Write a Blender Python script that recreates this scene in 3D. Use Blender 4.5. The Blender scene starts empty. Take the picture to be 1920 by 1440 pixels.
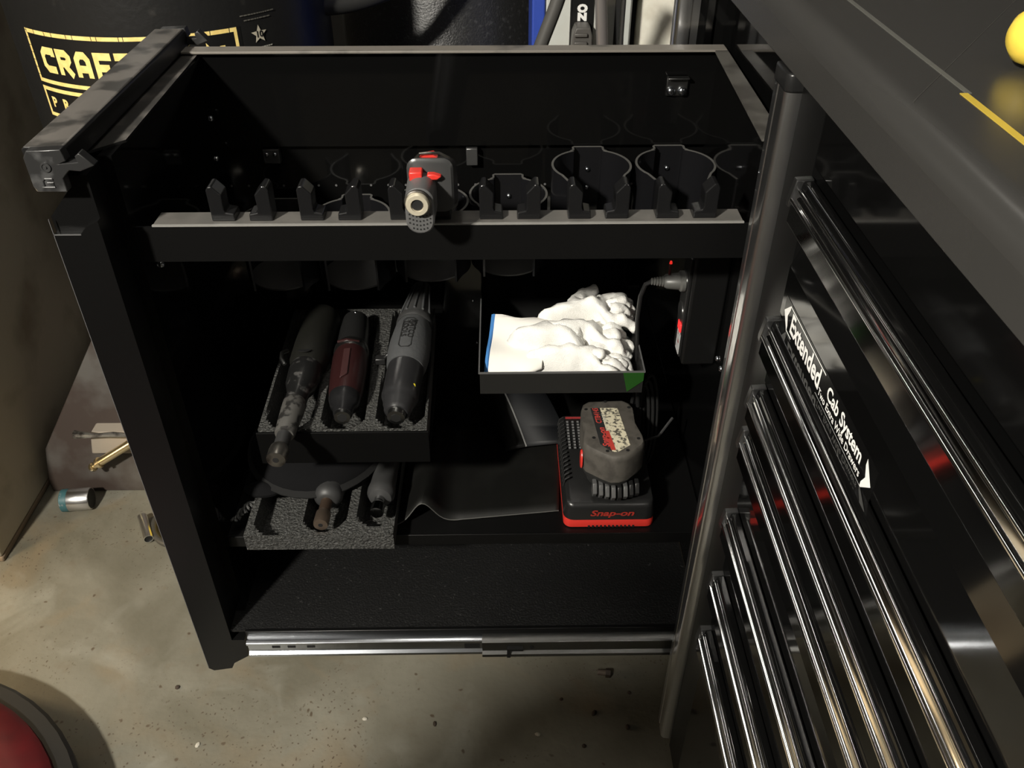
import bpy, math, random
from mathutils import Matrix, Vector
random.seed(7)
scene = bpy.context.scene
COL = scene.collection
# ------------------------------------------------------------------ camera, world, light, exposure
F, PITCH, YAW = 1620.0, math.radians(37.4), math.radians(0.8)
CAM = Vector((-.22, -.69, 1.24))
fw = Vector((math.sin(YAW) * math.cos(PITCH), math.cos(YAW) * math.cos(PITCH), -math.sin(PITCH)))
rt = Vector((math.cos(YAW), -math.sin(YAW), 0)); up = rt.cross(fw)
cd = bpy.data.cameras.new('camera'); cam = bpy.data.objects.new('camera', cd); COL.objects.link(cam)
cam.matrix_world = Matrix(((rt.x, up.x, -fw.x, CAM.x), (rt.y, up.y, -fw.y, CAM.y), (rt.z, up.z, -fw.z, CAM.z), (0, 0, 0, 1)))
cd.sensor_fit = 'HORIZONTAL'; cd.sensor_width = 36; cd.lens = F / 1920 * 36; cd.clip_start = .02
scene.camera = cam
W = bpy.data.worlds.new('world'); scene.world = W; W.use_nodes = True
W.node_tree.nodes['Background'].inputs[0].default_value = (.9, .85, .78, 1)
W.node_tree.nodes['Background'].inputs[1].default_value = .0
vs = scene.view_settings
vs.view_transform = 'Standard'; vs.look = 'None'; vs.gamma = 1; vs.use_curve_mapping = False; vs.exposure = 0.0


def look(o, target):
    o.rotation_euler = (Vector(target) - o.location).to_track_quat('-Z', 'Y').to_euler()


def spot(name, loc, target, power, angle, blend, size, color):
    l = bpy.data.lights.new(name, 'SPOT'); l.energy = power; l.spot_size = math.radians(angle); l.spot_blend = blend
    l.shadow_soft_size = size; l.color = color
    o = bpy.data.objects.new(name, l); COL.objects.link(o); o.location = loc; look(o, target); return o


# the work lamp that hangs in front, left of the pulled-out rack
spot('work_lamp_light', (-1.42, -1.62, 2.2), (-.25, .2, .65), 410, 74, .9, .075, (1, .95, .85))
# a warm bulb low behind the partition on the left
wl = bpy.data.lights.new('low_bulb_light', 'POINT'); wl.energy = 6; wl.color = (1, .74, .42); wl.shadow_soft_size = .05
wo = bpy.data.objects.new('low_bulb_light', wl); COL.objects.link(wo); wo.location = (-1.40, .14, .30)

# ------------------------------------------------------------------ materials
MATS = {}


def mat(name, base, rough=.5, metal=0., noise=None, bump=None, coat=0., spec=.5):
    """noise=(scale, colour2, lo, hi[, detail]); bump=(scale, strength)"""
    if name in MATS: return MATS[name]
    m = bpy.data.materials.new(name); m.use_nodes = True; nt = m.node_tree; N = nt.nodes; L = nt.links
    b = N['Principled BSDF']
    b.inputs['Base Color'].default_value = (*base, 1); b.inputs['Roughness'].default_value = rough
    b.inputs['Metallic'].default_value = metal; b.inputs['Coat Weight'].default_value = coat
    b.inputs['Coat Roughness'].default_value = .05; b.inputs['Coat IOR'].default_value = 2.0 if coat > .9 else 1.5
    b.inputs['Specular IOR Level'].default_value = spec
    tc = N.new('ShaderNodeTexCoord')
    if noise:
        n = N.new('ShaderNodeTexNoise'); n.inputs['Scale'].default_value = noise[0]
        n.inputs['Detail'].default_value = noise[4] if len(noise) > 4 else 5
        L.new(tc.outputs['Object'], n.inputs['Vector'])
        r = N.new('ShaderNodeValToRGB'); r.color_ramp.elements[0].position = noise[2]; r.color_ramp.elements[1].position = noise[3]
        r.color_ramp.elements[0].color = (*base, 1); r.color_ramp.elements[1].color = (*noise[1], 1)
        L.new(n.outputs['Fac'], r.inputs['Fac']); L.new(r.outputs['Color'], b.inputs['Base Color'])
    if bump:
        n2 = N.new('ShaderNodeTexNoise'); n2.inputs['Scale'].default_value = bump[0]; n2.inputs['Detail'].default_value = 4
        L.new(tc.outputs['Object'], n2.inputs['Vector'])
        bp = N.new('ShaderNodeBump'); bp.inputs['Strength'].default_value = bump[1]; bp.inputs['Distance'].default_value = .004
        L.new(n2.outputs['Fac'], bp.inputs['Height']); L.new(bp.outputs['Normal'], b.inputs['Normal'])
    MATS[name] = m
    return m


def mat_emit(name, col, s):
    m = bpy.data.materials.new(name); m.use_nodes = True
    b = m.node_tree.nodes['Principled BSDF']; b.inputs['Base Color'].default_value = (*col, 1)
    b.inputs['Emission Color'].default_value = (*col, 1); b.inputs['Emission Strength'].default_value = s
    return m


def mat_floor():
    m = bpy.data.materials.new('concrete'); m.use_nodes = True; nt = m.node_tree; N = nt.nodes; L = nt.links
    b = N['Principled BSDF']; tc = N.new('ShaderNodeTexCoord')

    def noise(scale, detail, off=0, dist=0):
        mp = N.new('ShaderNodeMapping'); mp.inputs['Location'].default_value = (off, off * .7, 0)
        L.new(tc.outputs['Object'], mp.inputs['Vector'])
        n = N.new('ShaderNodeTexNoise'); n.inputs['Scale'].default_value = scale; n.inputs['Detail'].default_value = detail
        n.inputs['Distortion'].default_value = dist
        L.new(mp.outputs['Vector'], n.inputs['Vector']); return n.outputs['Fac']

    def ramp(fac, p0, c0, p1, c1):
        r = N.new('ShaderNodeValToRGB'); e = r.color_ramp.elements
        e[0].position = p0; e[1].position = p1; e[0].color = (*c0, 1); e[1].color = (*c1, 1)
        L.new(fac, r.inputs['Fac']); return r.outputs['Color']

    def mix(fac, a, c, mode='MIX'):
        x = N.new('ShaderNodeMix'); x.data_type = 'RGBA'; x.blend_type = mode
        if hasattr(fac, 'is_output'): L.new(fac, x.inputs[0])
        else: x.inputs[0].default_value = fac
        L.new(a, x.inputs[6])
        if hasattr(c, 'is_output'): L.new(c, x.inputs[7])
        else: x.inputs[7].default_value = (*c, 1)
        return x.outputs[2]
    base = ramp(noise(5, 6, 0, .6), .35, (.135, .125, .092), .68, (.228, .216, .172))
    rust = ramp(noise(3.4, 5, 3.3, 1.2), .54, (0, 0, 0), .72, (.55, .55, .55))
    c = mix(rust, base, (.24, .175, .10))
    pale = ramp(noise(6.5, 4, 9.1, .8), .56, (0, 0, 0), .72, (.6, .6, .6))
    c = mix(pale, c, (.30, .295, .25))
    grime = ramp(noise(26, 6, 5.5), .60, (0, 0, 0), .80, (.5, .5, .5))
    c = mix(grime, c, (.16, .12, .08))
    # small specks of grit, denser in patches
    v = N.new('ShaderNodeTexVoronoi'); v.inputs['Scale'].default_value = 130; v.inputs['Randomness'].default_value = 1
    wn = N.new('ShaderNodeTexNoise'); wn.inputs['Scale'].default_value = 40; L.new(tc.outputs['Object'], wn.inputs['Vector'])
    wa = N.new('ShaderNodeVectorMath'); wa.operation = 'MULTIPLY_ADD'; wa.inputs[1].default_value = (.02, .02, .0)
    L.new(wn.outputs['Color'], wa.inputs[0]); L.new(tc.outputs['Object'], wa.inputs[2]); L.new(wa.outputs[0], v.inputs['Vector'])
    dots = ramp(v.outputs['Distance'], .12, (.85, .85, .85), .24, (0, 0, 0))
    dens = ramp(noise(4.5, 4, 1.7), .48, (0, 0, 0), .62, (1, 1, 1))
    sp = mix(1.0, dots, dens, 'MULTIPLY')
    c = mix(sp, c, (.075, .05, .032))
    v2 = N.new('ShaderNodeTexVoronoi'); v2.inputs['Scale'].default_value = 28
    L.new(wa.outputs[0], v2.inputs['Vector'])
    d2 = ramp(v2.outputs['Distance'], .06, (1, 1, 1), .11, (0, 0, 0))
    c = mix(d2, c, (.10, .075, .05))
    L.new(c, b.inputs['Base Color']); b.inputs['Roughness'].default_value = .55
    bp = N.new('ShaderNodeBump'); bp.inputs['Strength'].default_value = .25; bp.inputs['Distance'].default_value = .004
    L.new(noise(60, 5), bp.inputs['Height']); L.new(bp.outputs['Normal'], b.inputs['Normal'])
    return m


def mat_foam():
    m = mat('tool_foam', (.030, .030, .028), .55, 0, (420, (.085, .085, .080), .45, .7, 2), (330, 1.0))
    return m


BLK = mat('gloss_black_paint', (.0035, .0035, .0035), .07, 0, None, None, .25)
BLK2 = mat('satin_black_paint', (.004, .004, .004), .34, spec=.28)
DUSTY = mat('dusty_black_ledge', (.040, .038, .035), .40, 0, (24, (.115, .106, .096), .44, .54, 4), None, .0)


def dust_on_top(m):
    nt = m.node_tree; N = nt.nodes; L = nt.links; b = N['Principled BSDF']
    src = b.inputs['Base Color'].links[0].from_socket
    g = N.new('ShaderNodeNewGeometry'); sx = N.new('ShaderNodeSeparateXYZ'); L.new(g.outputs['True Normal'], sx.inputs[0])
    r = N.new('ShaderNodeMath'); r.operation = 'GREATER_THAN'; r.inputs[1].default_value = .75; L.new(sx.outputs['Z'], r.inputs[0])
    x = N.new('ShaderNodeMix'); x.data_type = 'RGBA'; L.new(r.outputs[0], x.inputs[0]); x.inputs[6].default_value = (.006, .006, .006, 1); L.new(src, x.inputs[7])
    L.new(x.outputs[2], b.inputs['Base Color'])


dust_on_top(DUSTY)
RAILM = mat('dusty_top_rail', (.17, .155, .135), .5, 0, (16, (.09, .084, .074), .55, .62, 4))
MATTE = mat('matte_black', (.008, .008, .008), .6)
PLAS = mat('black_plastic', (.013, .013, .013), .30)
PLAS2 = mat('scuffed_black_plastic', (.022, .022, .022), .32, 0, (45, (.085, .085, .085), .5, .66))
TRAYM = mat('textured_tray_liner', (.008, .008, .008), .42, 0, (300, (.05, .05, .048), .66, .78, 2), (380, .35))
CHR = mat('chrome', (.66, .66, .66), .30, 1, None, None, 1.0)
PULL = mat('bright_pull_chrome', (.85, .85, .85), .11, 1)
CHRD = mat('dark_chrome', (.36, .36, .36), .16, 1)
ZINC = mat('bright_zinc', (.62, .65, .70), .2, 1)
ZINCD = mat('dull_steel', (.22, .22, .215), .32, 1)
STEEL = mat('worn_steel', (.42, .40, .36), .36, 1, (60, (.10, .09, .08), .45, .62))
BRASS = mat('brass', (.80, .68, .44), .3, 1)
PALEB = mat('pale_brass', (.88, .80, .62), .38, .6)
RED = mat('red_plastic', (.62, .035, .025), .38)
REDD = mat('maroon_rubber', (.024, .0075, .0075), .32)
GREYR = mat('grey_rubber', (.058, .060, .062), .6, 0, None, (160, .15))
DGREY = mat('dark_grey_metal', (.045, .045, .045), .42, .3)
FOAM = mat_foam()
WHITE = mat('white_print', (.85, .85, .83), .5)
WHITED = mat('dim_white_print', (.42, .41, .36), .6)
YEL = mat('yellow_print', (.95, .76, .28), .5, 0, (90, (.88, .66, .22), .4, .6))
YELP = mat('yellow_plastic', (.85, .62, .08), .35)
GLOVE = mat('white_knit_cotton', (.86, .85, .81), .9, 0, None, (900, .4))
BLUE = mat('blue_hem', (.05, .20, .50), .8)
TANK = mat('tank_black_paint', (.012, .012, .012), .36, 0, (22, (.05, .047, .042), .62, .82), (90, .12))
PALEP = mat('pale_machine_paint', (.56, .58, .55), .45, 0, (7, (.50, .50, .46), .5, .7))
CREAM = mat('cream_stained_paint', (.88, .85, .74), .5, 0, (9, (.42, .34, .24), .56, .78))
BLUEP = mat('blue_paint', (.03, .07, .40), .45)
TAN = mat('dusty_tan_paint', (.48, .43, .33), .75, 0, (8, (.30, .25, .18), .48, .72), (30, .2))
RUST = mat('rust_brown_steel', (.05, .035, .028), .6, 0, (9, (.10, .092, .082), .5, .68))
WTOP = mat('graphite_worktop', (.040, .039, .037), .26, .1, None, None, .0)
BATT = mat('battery_shell', (.075, .068, .058), .7, 0, (70, (.045, .04, .034), .45, .65))
RUB = mat('black_rubber_sheet', (.0045, .0045, .004), .5, 0, (14, (.009, .009, .008), .45, .7), spec=.3)
CLOTH = mat('black_cloth', (.0045, .0045, .005), .95, spec=.15)
CARD = mat('cardboard_cream', (.36, .31, .25), .8)
WALLM = mat('room_wall', (.22, .205, .18), .8)
CEILM = mat('room_ceiling', (.45, .43, .40), .8)


# ------------------------------------------------------------------ mesh helpers
class MB:
    def __init__(s): s.v = []; s.f = []

    def add(s, vs_, fs, M=None):
        o = len(s.v)
        s.v += [tuple(M @ Vector(p)) if M is not None else tuple(p) for p in vs_]
        s.f += [tuple(i + o for i in f) for f in fs]; return s

    def box(s, x0, x1, y0, y1, z0, z1, M=None):
        v = [(x, y, z) for z in (z0, z1) for y in (y0, y1) for x in (x0, x1)]
        return s.add(v, [(0, 2, 3, 1), (4, 5, 7, 6), (0, 1, 5, 4), (2, 6, 7, 3), (0, 4, 6, 2), (1, 3, 7, 5)], M)

    def prism(s, pts, a, b, axis='y', M=None):
        """extrude a 2D polygon; axis 'y': pts are (x,z); 'x': (y,z); 'z': (x,y)"""
        def P(p, t): return {'y': (p[0], t, p[1]), 'x': (t, p[0], p[1]), 'z': (p[0], p[1], t)}[axis]
        n = len(pts)
        v = [P(p, a) for p in pts] + [P(p, b) for p in pts]
        return s.add(v, [tuple(range(n))[::-1], tuple(range(n, 2 * n))] + [(i, (i + 1) % n, n + (i + 1) % n, n + i) for i in range(n)], M)

    def loft(s, rings, cap=True, closed=True):
        n = len(rings[0]); v = [p for r in rings for p in r]; f = []
        for k in range(len(rings) - 1):
            for i in range(n if closed else n - 1):
                j = (i + 1) % n
                f.append((k * n + i, k * n + j, (k + 1) * n + j, (k + 1) * n + i))
        if cap and closed: f += [tuple(range(n))[::-1], tuple(range((len(rings) - 1) * n, len(rings) * n))]
        return s.add(v, f)

    def lathe(s, prof, M=None, n=24, cap=True, sx=1., sy=1.):
        """prof list of (t, r) along local z"""
        rings = [[Vector((r * sx * math.cos(2 * math.pi * i / n), r * sy * math.sin(2 * math.pi * i / n), t)) for i in range(n)] for t, r in prof]
        if M is not None: rings = [[M @ p for p in r] for r in rings]
        return s.loft([[tuple(p) for p in r] for r in rings], cap)

    def tube(s, path, r, n=10, cap=True):
        path = [Vector(p) for p in path]; rings = []
        rr = r if isinstance(r, (list, tuple)) else [r] * len(path)
        ref = None
        for i, p in enumerate(path):
            t = (path[min(i + 1, len(path) - 1)] - path[max(i - 1, 0)]).normalized()
            if ref is None:
                ref = Vector((0, 0, 1)) if abs(t.z) < .9 else Vector((1, 0, 0))
            a = t.cross(ref).normalized(); b = a.cross(t).normalized(); ref = b
            rings.append([tuple(p + (a * math.cos(2 * math.pi * k / n) + b * math.sin(2 * math.pi * k / n)) * rr[i]) for k in range(n)])
        return s.loft(rings, cap)

    def strip(s, pts, w, P):
        """flat mitred ribbon along 2D pts, width w; P maps (a,b)->3D"""
        pts = [Vector((*p, 0)) for p in pts]; L, R = [], []
        for i, p in enumerate(pts):
            d0 = (p - pts[i - 1]).normalized() if i else None
            d1 = (pts[i + 1] - p).normalized() if i < len(pts) - 1 else None
            d0 = d0 or d1; d1 = d1 or d0
            n0 = Vector((-d0.y, d0.x, 0)); n1 = Vector((-d1.y, d1.x, 0)); m = (n0 + n1).normalized()
            k = w / 2 / max(.35, m.dot(n0)); L.append(p + m * k); R.append(p - m * k)
        v = [P(q.x, q.y) for q in L] + [P(q.x, q.y) for q in R]; n = len(pts)
        return s.add(v, [(i, n + i, n + i + 1, i + 1) for i in range(n - 1)])

    def mesh(s, name):
        me = bpy.data.meshes.new(name); me.from_pydata(s.v, [], s.f); me.validate(); me.update()
        return me

    def build(s, name, m, parent=None, smooth=False, bevel=0, loc=None, fix=True):
        me = s.mesh(name)
        if fix:
            import bmesh
            bm = bmesh.new(); bm.from_mesh(me); bmesh.ops.recalc_face_normals(bm, faces=bm.faces); bm.to_mesh(me); bm.free()
        return obj(name, me, m, parent, smooth, bevel, loc)


def obj(name, me, m, parent=None, smooth=False, bevel=0, loc=None):
    if m is not None and not me.materials: me.materials.append(m)
    o = bpy.data.objects.new(name, me); COL.objects.link(o)
    if loc is not None: o.location = loc
    if parent is not None: attach(o, parent)
    if smooth:
        for p in me.polygons: p.use_smooth = True
        try: me.set_sharp_from_angle(angle=math.radians(38))
        except Exception: pass
    if bevel:
        b = o.modifiers.new('bevel', 'BEVEL'); b.width = bevel; b.segments = 2; b.limit_method = 'ANGLE'; b.angle_limit = math.radians(35)
        if smooth is False:
            for p in me.polygons: p.use_smooth = True
            try: me.set_sharp_from_angle(angle=math.radians(50))
            except Exception: pass
    return o


def attach(o, parent):
    o.parent = parent
    o.matrix_parent_inverse = wm(parent).inverted()


def wm(o):
    M = Matrix.LocRotScale(o.location, o.rotation_euler, o.scale)
    return (wm(o.parent) @ o.matrix_parent_inverse @ M) if o.parent else M


def tag(o, label, cat, group=None):
    o['label'] = label; o['category'] = cat
    if group: o['group'] = group
    return o


def thing(name, label, cat, loc, group=None):
    o = bpy.data.objects.new(name, None); COL.objects.link(o); o.location = loc; o.empty_display_size = .02
    return tag(o, label, cat, group)


def struct(o): o['kind'] = 'structure'; return o


def axisM(a, b):
    """matrix whose local z runs from a to b (a at origin)"""
    a, b = Vector(a), Vector(b)
    q = (b - a).to_track_quat('Z', 'X')
    return Matrix.Translation(a) @ q.to_matrix().to_4x4()


def text_mesh(body, size, bold=0., align='CENTER', shear=0., space=1.):
    c = bpy.data.curves.new('lettering', 'FONT'); c.body = body; c.size = size; c.offset = bold; c.align_x = align; c.align_y = 'CENTER'
    c.shear = shear; c.space_character = space; c.resolution_u = 3
    o = bpy.data.objects.new('lettering', c); COL.objects.link(o)
    bpy.context.view_layer.update()
    me = bpy.data.meshes.new_from_object(o.evaluated_get(bpy.context.evaluated_depsgraph_get()))
    v = [tuple(p.co) for p in me.vertices]; f = [tuple(p.vertices) for p in me.polygons]
    bpy.data.objects.remove(o); bpy.data.curves.remove(c); bpy.data.meshes.remove(me)
    return v, f


def lettering(body, size, P, m, parent, bold=0., align='CENTER', name='lettering', sx=1., shear=0., space=1.):
    v, f = text_mesh(body, size, bold, align, shear, space)
    b = MB(); b.add([P(p[0] * sx, p[1]) for p in v], f)
    return b.build(name, m, parent, fix=False)


def copy_of(o, loc, parent=None):
    c = o.copy(); COL.objects.link(c); c.location = loc
    if parent is not None: attach(c, parent)
    return c


def screw_mesh(r=.004):
    b = MB(); b.lathe([(0, r), (.3 * r, r), (.75 * r, r * .7), (.9 * r, r * .25)], n=12); me = b.mesh('screw')
    me.materials.append(ZINC)
    for p in me.polygons: p.use_smooth = True
    return me


SCREW = screw_mesh()


def screw(loc, normal, parent, s=1., name='screw'):
    o = bpy.data.objects.new(name, SCREW); COL.objects.link(o); o.location = loc
    o.rotation_euler = Vector(normal).to_track_quat('Z', 'X').to_euler(); o.scale = (s, s, s)
    attach(o, parent); return o


# ------------------------------------------------------------------ the room
def plane(name, pts, m):
    b = MB(); b.add(pts, [(0, 1, 2, 3)]); return struct(b.build(name, m, fix=False))


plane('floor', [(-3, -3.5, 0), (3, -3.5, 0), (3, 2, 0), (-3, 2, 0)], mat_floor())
plane('wall_back', [(-3, 2, 0), (3, 2, 0), (3, 2, 3), (-3, 2, 3)], mat('dark_back_wall', (.10, .095, .085), .8))
plane('wall_front', [(3, -3.5, 0), (-3, -3.5, 0), (-3, -3.5, 3), (3, -3.5, 3)], WALLM)
plane('wall_right', [(3, 2, 0), (3, -3.5, 0), (3, -3.5, 3), (3, 2, 3)], WALLM)
plane('wall_left', [(-3, -3.5, 0), (-3, 2, 0), (-3, 2, 3), (-3, -3.5, 3)], WALLM)
plane('ceiling', [(-3, -3.5, 3), (-3, 2, 3), (3, 2, 3), (3, -3.5, 3)], CEILM)
# grimy tan partition end on the left, its foot worn ragged
b = MB()
b.box(-1.45, -1.15, .40, 2.0, .012, 1.15)
part = struct(b.build('wall_partition', TAN, bevel=.004))
b = MB(); b.box(-1.45, -1.149, .3995, 2.0, 0, .012); t_ = struct(b.build('trim_1', mat('grimy_foot', (.20, .15, .10), .8), bevel=.003))

# ceiling tubes (real fittings, out of the frame, seen only as reflections)
TUBE_E = mat_emit('lit_fluorescent_tube', (1, .96, .89), 15)


def tube_light(x, y, rz, label):
    t = thing('ceiling_light', label, 'light', (x, y, 2.93), 'twin-tube ceiling lights')
    R = Matrix.Translation((x, y, 2.93)) @ Matrix.Rotation(rz, 4, 'Z')
    b = MB(); b.box(-.6, .6, -.09, .09, .02, .069, R); b.build('housing', CEILM, t)
    for s in (-.05, .05):
        b = MB(); b.lathe([(-.58, .013), (.58, .013)], R @ Matrix.Translation((0, s, 0)) @ Matrix.Rotation(math.pi / 2, 4, 'Y'), 10); b.build('tube', TUBE_E, t, True)
    return t


tube_light(-1.9, -.3, math.pi / 2, 'twin-tube ceiling light over the left aisle')
tube_light(-1.5, -2.2, math.pi / 2, 'twin-tube ceiling light near the front wall')
tube_light(.9, -1.2, 0, 'twin-tube ceiling light above the drawer cabinet')
tube_light(-.5, 1.30, math.pi / 2, 'twin-tube ceiling light by the back wall')
tube_light(-.5, -.15, math.pi / 2, 'twin-tube ceiling light over the pulled-out rack')

# ------------------------------------------------------------------ tool cabinet with drawers on the right
cab = thing('tool_cabinet', 'gloss black drawer tool cabinet with chrome corner posts and chrome drawer pulls', 'cabinet', (.35, -.5, 0))
b = MB(); b.box(.012, .62, -1.7, -.002, .15, 1.054); b.build('cabinet_body', BLK, cab)
b = MB(); b.box(.045, .62, -.002, .43, .15, 1.054); b.build('rack_bay', BLK, cab)
# caster wheels
for cy in (-1.5, -.1, .35):
    b = MB(); b.lathe([(-.02, .05), (-.016, .06), (.016, .06), (.02, .05)], Matrix.Translation((.16, cy, .06)) @ Matrix.Rotation(math.pi / 2, 4, 'X'), 20)
    w = b.build('caster', MATTE, cab, True)
    for q in (-.030, .030): b = MB(); b.box(.12, .20, cy + q - .005, cy + q + .005, .05, .15); b.build('caster_fork', ZINCD, w)


def post(y0, name_lab, zt=1.026):
    prof = [(.014, y0 - .034), (-.0105, y0 - .034), (-.0118, y0 - .036), (-.0118, y0 - .0445), (-.0108, y0 - .0455), (-.0108, y0 - .0480), (-.0122, y0 - .0490),
            (-.0124, y0 - .0610), (-.0116, y0 - .0640), (-.0090, y0 - .0660), (.0005, y0 - .0672), (.0035, y0 - .0668), (.0035, y0 - .0640), (.014, y0 - .0640)]
    b = MB(); b.prism(prof, .165, zt, 'z'); p = b.build('corner_post', CHR, cab, True)
    p['label'] = name_lab
    b = MB(); b.prism([(-.0128, y0 - .034), (-.0128, y0 - .064), (-.009, y0 - .0675), (.0045, y0 - .0675), (.014, y0 - .064), (.014, y0 - .034)], zt, zt + .014, 'z'); b.build('post_cap', PLAS, p, False, .002)


post(0.002, 'chrome corner post between the rack and the drawers')
post(.435, 'chrome corner post behind the rack')
b = MB(); b.box(.014, .045, .372, .43, .15, 1.05); b.build('bay_return', BLK, cab)
b = MB(); b.box(.022, .030, .366, .372, .15, 1.05); b.build('bay_trim', CHRD, cab)
# black edge strip beside the post
b = MB(); b.box(.000, .012, -.118, -.0655, .15, 1.05); b.build('stile', BLK2, cab)
b = MB(); b.box(.0, .012, -1.7, -.118, .992, 1.05); fas = b.build('top_fascia', BLK, cab, False, .002)
HZ = [.979, .862, .794, .749, .648, .559, .472]
Y0, Y1 = -.122, -1.7
for i, z in enumerate(HZ):
    zb = (HZ[i + 1] if i + 1 < len(HZ) else .16) + .010
    h = z - zb
    # drawer front: short slanted finger recess under the pull, then the flat face
    rec = min(.066, h * .62)
    b = MB()
    face = [(.0, z + .004), (.0, z - .018), (.0135, z - .024), (-.001, z - rec), (-.001, zb), (.02, zb), (.02, z + .004)]
    b.prism([(p[0], p[1]) for p in face], Y1, Y0 + .004, 'y')
    d = b.build('drawer', BLK, cab)
    d['label'] = ['top', 'second', 'third', 'fourth', 'fifth', 'sixth', 'bottom'][i] + ' drawer of the black cabinet'
    # chrome pull: extrusion with a black back lip and two bright ribs
    b = MB()
    pr = [(.0, z + .006), (-.0075, z + .0055), (-.0085, z + .002)]
    b.prism([(.0, z + .0065), (-.0072, z + .006), (-.0086, z + .0005), (.0, z + .0005)], Y1, Y0, 'y'); b.build('pull_lip', BLK, d, False, .001)
    b = MB()
    ribs = [(.0, z + .0005), (-.0080, z + .0005)]
    for k in range(7): a_ = math.radians(75 + 30 * k); ribs.append((-.0098 + .0016 * math.cos(a_), z - .0002 + .0016 * math.sin(a_)))
    ribs += [(-.0102, z - .0022), (-.0118, z - .0058)]
    for k in range(7): a_ = math.radians(75 + 30 * k); ribs.append((-.0134 + .0015 * math.cos(a_), z - .0078 + .0015 * math.sin(a_)))
    ribs += [(-.0134, z - .0098), (-.0140, z - .024), (-.0125, z - .0265), (.0, z - .024)]
    b.prism(ribs, Y1, Y0 - .004, 'y'); b.build('drawer_pull', PULL, d, True)
    b = MB(); b.prism([(.0, z + .0075), (-.0125, z + .0068), (-.0152, z - .010), (-.0150, z - .014), (-.0085, z - .010), (.0, z - .010)], Y0 - .0038, Y0 + .003, 'y'); b.build('pull_cap', PLAS, d, False, .0008)
    if i == 0:
        P = lambda a, c: (-.0016, -.1285 - a, .868 + c)
        b = MB(); b.box(-.0013, -.0010, -.3245, -.1265, .8665, .8925); b.build('decal_backing', mat('decal_black', (.004, .004, .004), .2), d)
        b = MB()
        b.add([P(-.0005, .0125), P(.012, .0005), P(.012, .0055), P(.0085, .0125), P(.012, .0195), P(.012, .0235)], [(0, 1, 2, 3), (0, 3, 4, 5)])
        b.build('decal_arrow', WHITE, d, fix=False)
        b = MB()
        b.add([P(.1935, .0105), P(.181, -.0008), P(.181, .004), P(.1845, .0105), P(.181, .0175), P(.181, .0225)], [(0, 1, 2, 3), (0, 3, 4, 5)])
        b.build('decal_arrow', WHITE, d, fix=False)
        b = MB(); b.add([P(.012, .0221), P(.098, .0221), P(.098, .0231), P(.012, .0231)], [(0, 1, 2, 3)])
        b.add([P(.088, -.0004), P(.181, -.0004), P(.181, .0006), P(.088, .0006)], [(0, 1, 2, 3)])
        b.add([P(.012, .001), P(.024, .001), P(.024, .002), P(.012, .002)], [(0, 1, 2, 3)])
        b.build('decal_rule', WHITE, d, fix=False)
        lettering('Extended', .0225, lambda a, c: P(.0545 + a, .0120 + c), WHITE, d, .0006, sx=.86, name='decal_lettering')
        lettering('Cab System', .0145, lambda a, c: P(.140 + a, .0155 + c), WHITE, d, .00035, sx=.98, name='decal_lettering')
        lettering('Two Extra Wide Drawers', .0078, lambda a, c: P(.1345 + a, .0055 + c), WHITE, d, .0001, sx=1.02, name='decal_lettering')

# worktop
b = MB()
prof = [(.64, 1.056), (-.026, 1.056), (-.030, 1.060), (-.030, 1.080)]
for k in range(7):
    a = math.pi - k * math.pi / 12
    prof.append((-.015 + .015 * math.cos(a), 1.080 + .015 * math.sin(a)))
prof += [(.64, 1.095)]
b.prism(prof, -1.72, .46, 'y')
wt = tag(b.build('worktop', WTOP, None, True), 'thick graphite grey worktop with rounded front edge on the drawer cabinet', 'worktop')
b = MB(); b.box(.0095, .0125, -.268, .46, 1.0950, 1.0954); o = b.build('seam_and_reflection', mat('pale_seam', (.10, .10, .09), .4), wt)
b = MB(); b.box(.0065, .0105, -1.6, -.268, 1.0950, 1.0954); o = b.build('yellow_reflection', mat('yellow_reflection_paint', (.50, .36, .05), .4), wt)  # reflection of something yellow overhead, painted on as a strip
b = MB(); b.add([(.121, -.088, 1.0953), (.123, -.085, 1.0953), (-.020, -.278, 1.0953), (-.022, -.281, 1.0953)], [(0, 1, 2, 3)]); b.build('seam_and_reflection', mat('pale_reflection', (.085, .08, .075), .4), wt, fix=False)  # mirrored ceiling line drawn as a pale strip across the top
# yellow-handled tool lying on the worktop
ht = thing('hand_tool', 'tool with fat rounded yellow handle lying on the grey worktop', 'tool', (.085, -.21, 1.096))
b = MB(); M = axisM((.0440, -.232, 1.1115), (.208, -.209, 1.1115))
b.lathe([(0, .002), (.002, .008), (.006, .0125), (.013, .0150), (.022, .0158), (.075, .0158), (.09, .012), (.10, .0125), (.11, .009)], M, 24); b.build('handle', YELP, ht, True)
b = MB(); b.lathe([(.11, .0032), (.195, .0032), (.2, .0022)], M, 12); b.build('shaft', CHR, ht, True)

# ------------------------------------------------------------------ pulled-out rack
R_ = thing('pull_out_rack', 'black pull-out tool rack drawn out of the cabinet, open towards the viewer', 'tool rack', (-.29, .16, .235))
# front panel (hollow sheet box) : near profile x,z
b = MB(); b.prism([(-.614, .240), (-.608, .235), (-.583, .240), (-.578, .251), (-.557, .266), (-.556, .30), (-.572, .30), (-.572, .895), (-.584, .889), (-.590, .883), (-.614, .882)], 0, .33, 'y')
b.build('front_panel', BLK2, R_)
b = MB(); b.prism([(-.614, .882), (-.590, .883), (-.572, .895), (-.572, .935), (-.590, .935), (-.590, .923), (-.614, .897)], .006, .33, 'y'); b.build('front_panel_top', BLK2, R_)
b = MB(); b.box(-.6142, -.6136, -.0004, .0006, .24, .897); b.box(-.614, -.590, -.0004, .0002, .8815, .8826)
b.build('panel_edge', mat('pale_edge', (.22, .22, .22), .35, .6), R_)  # thin strips paler than the panel along its edges
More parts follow.
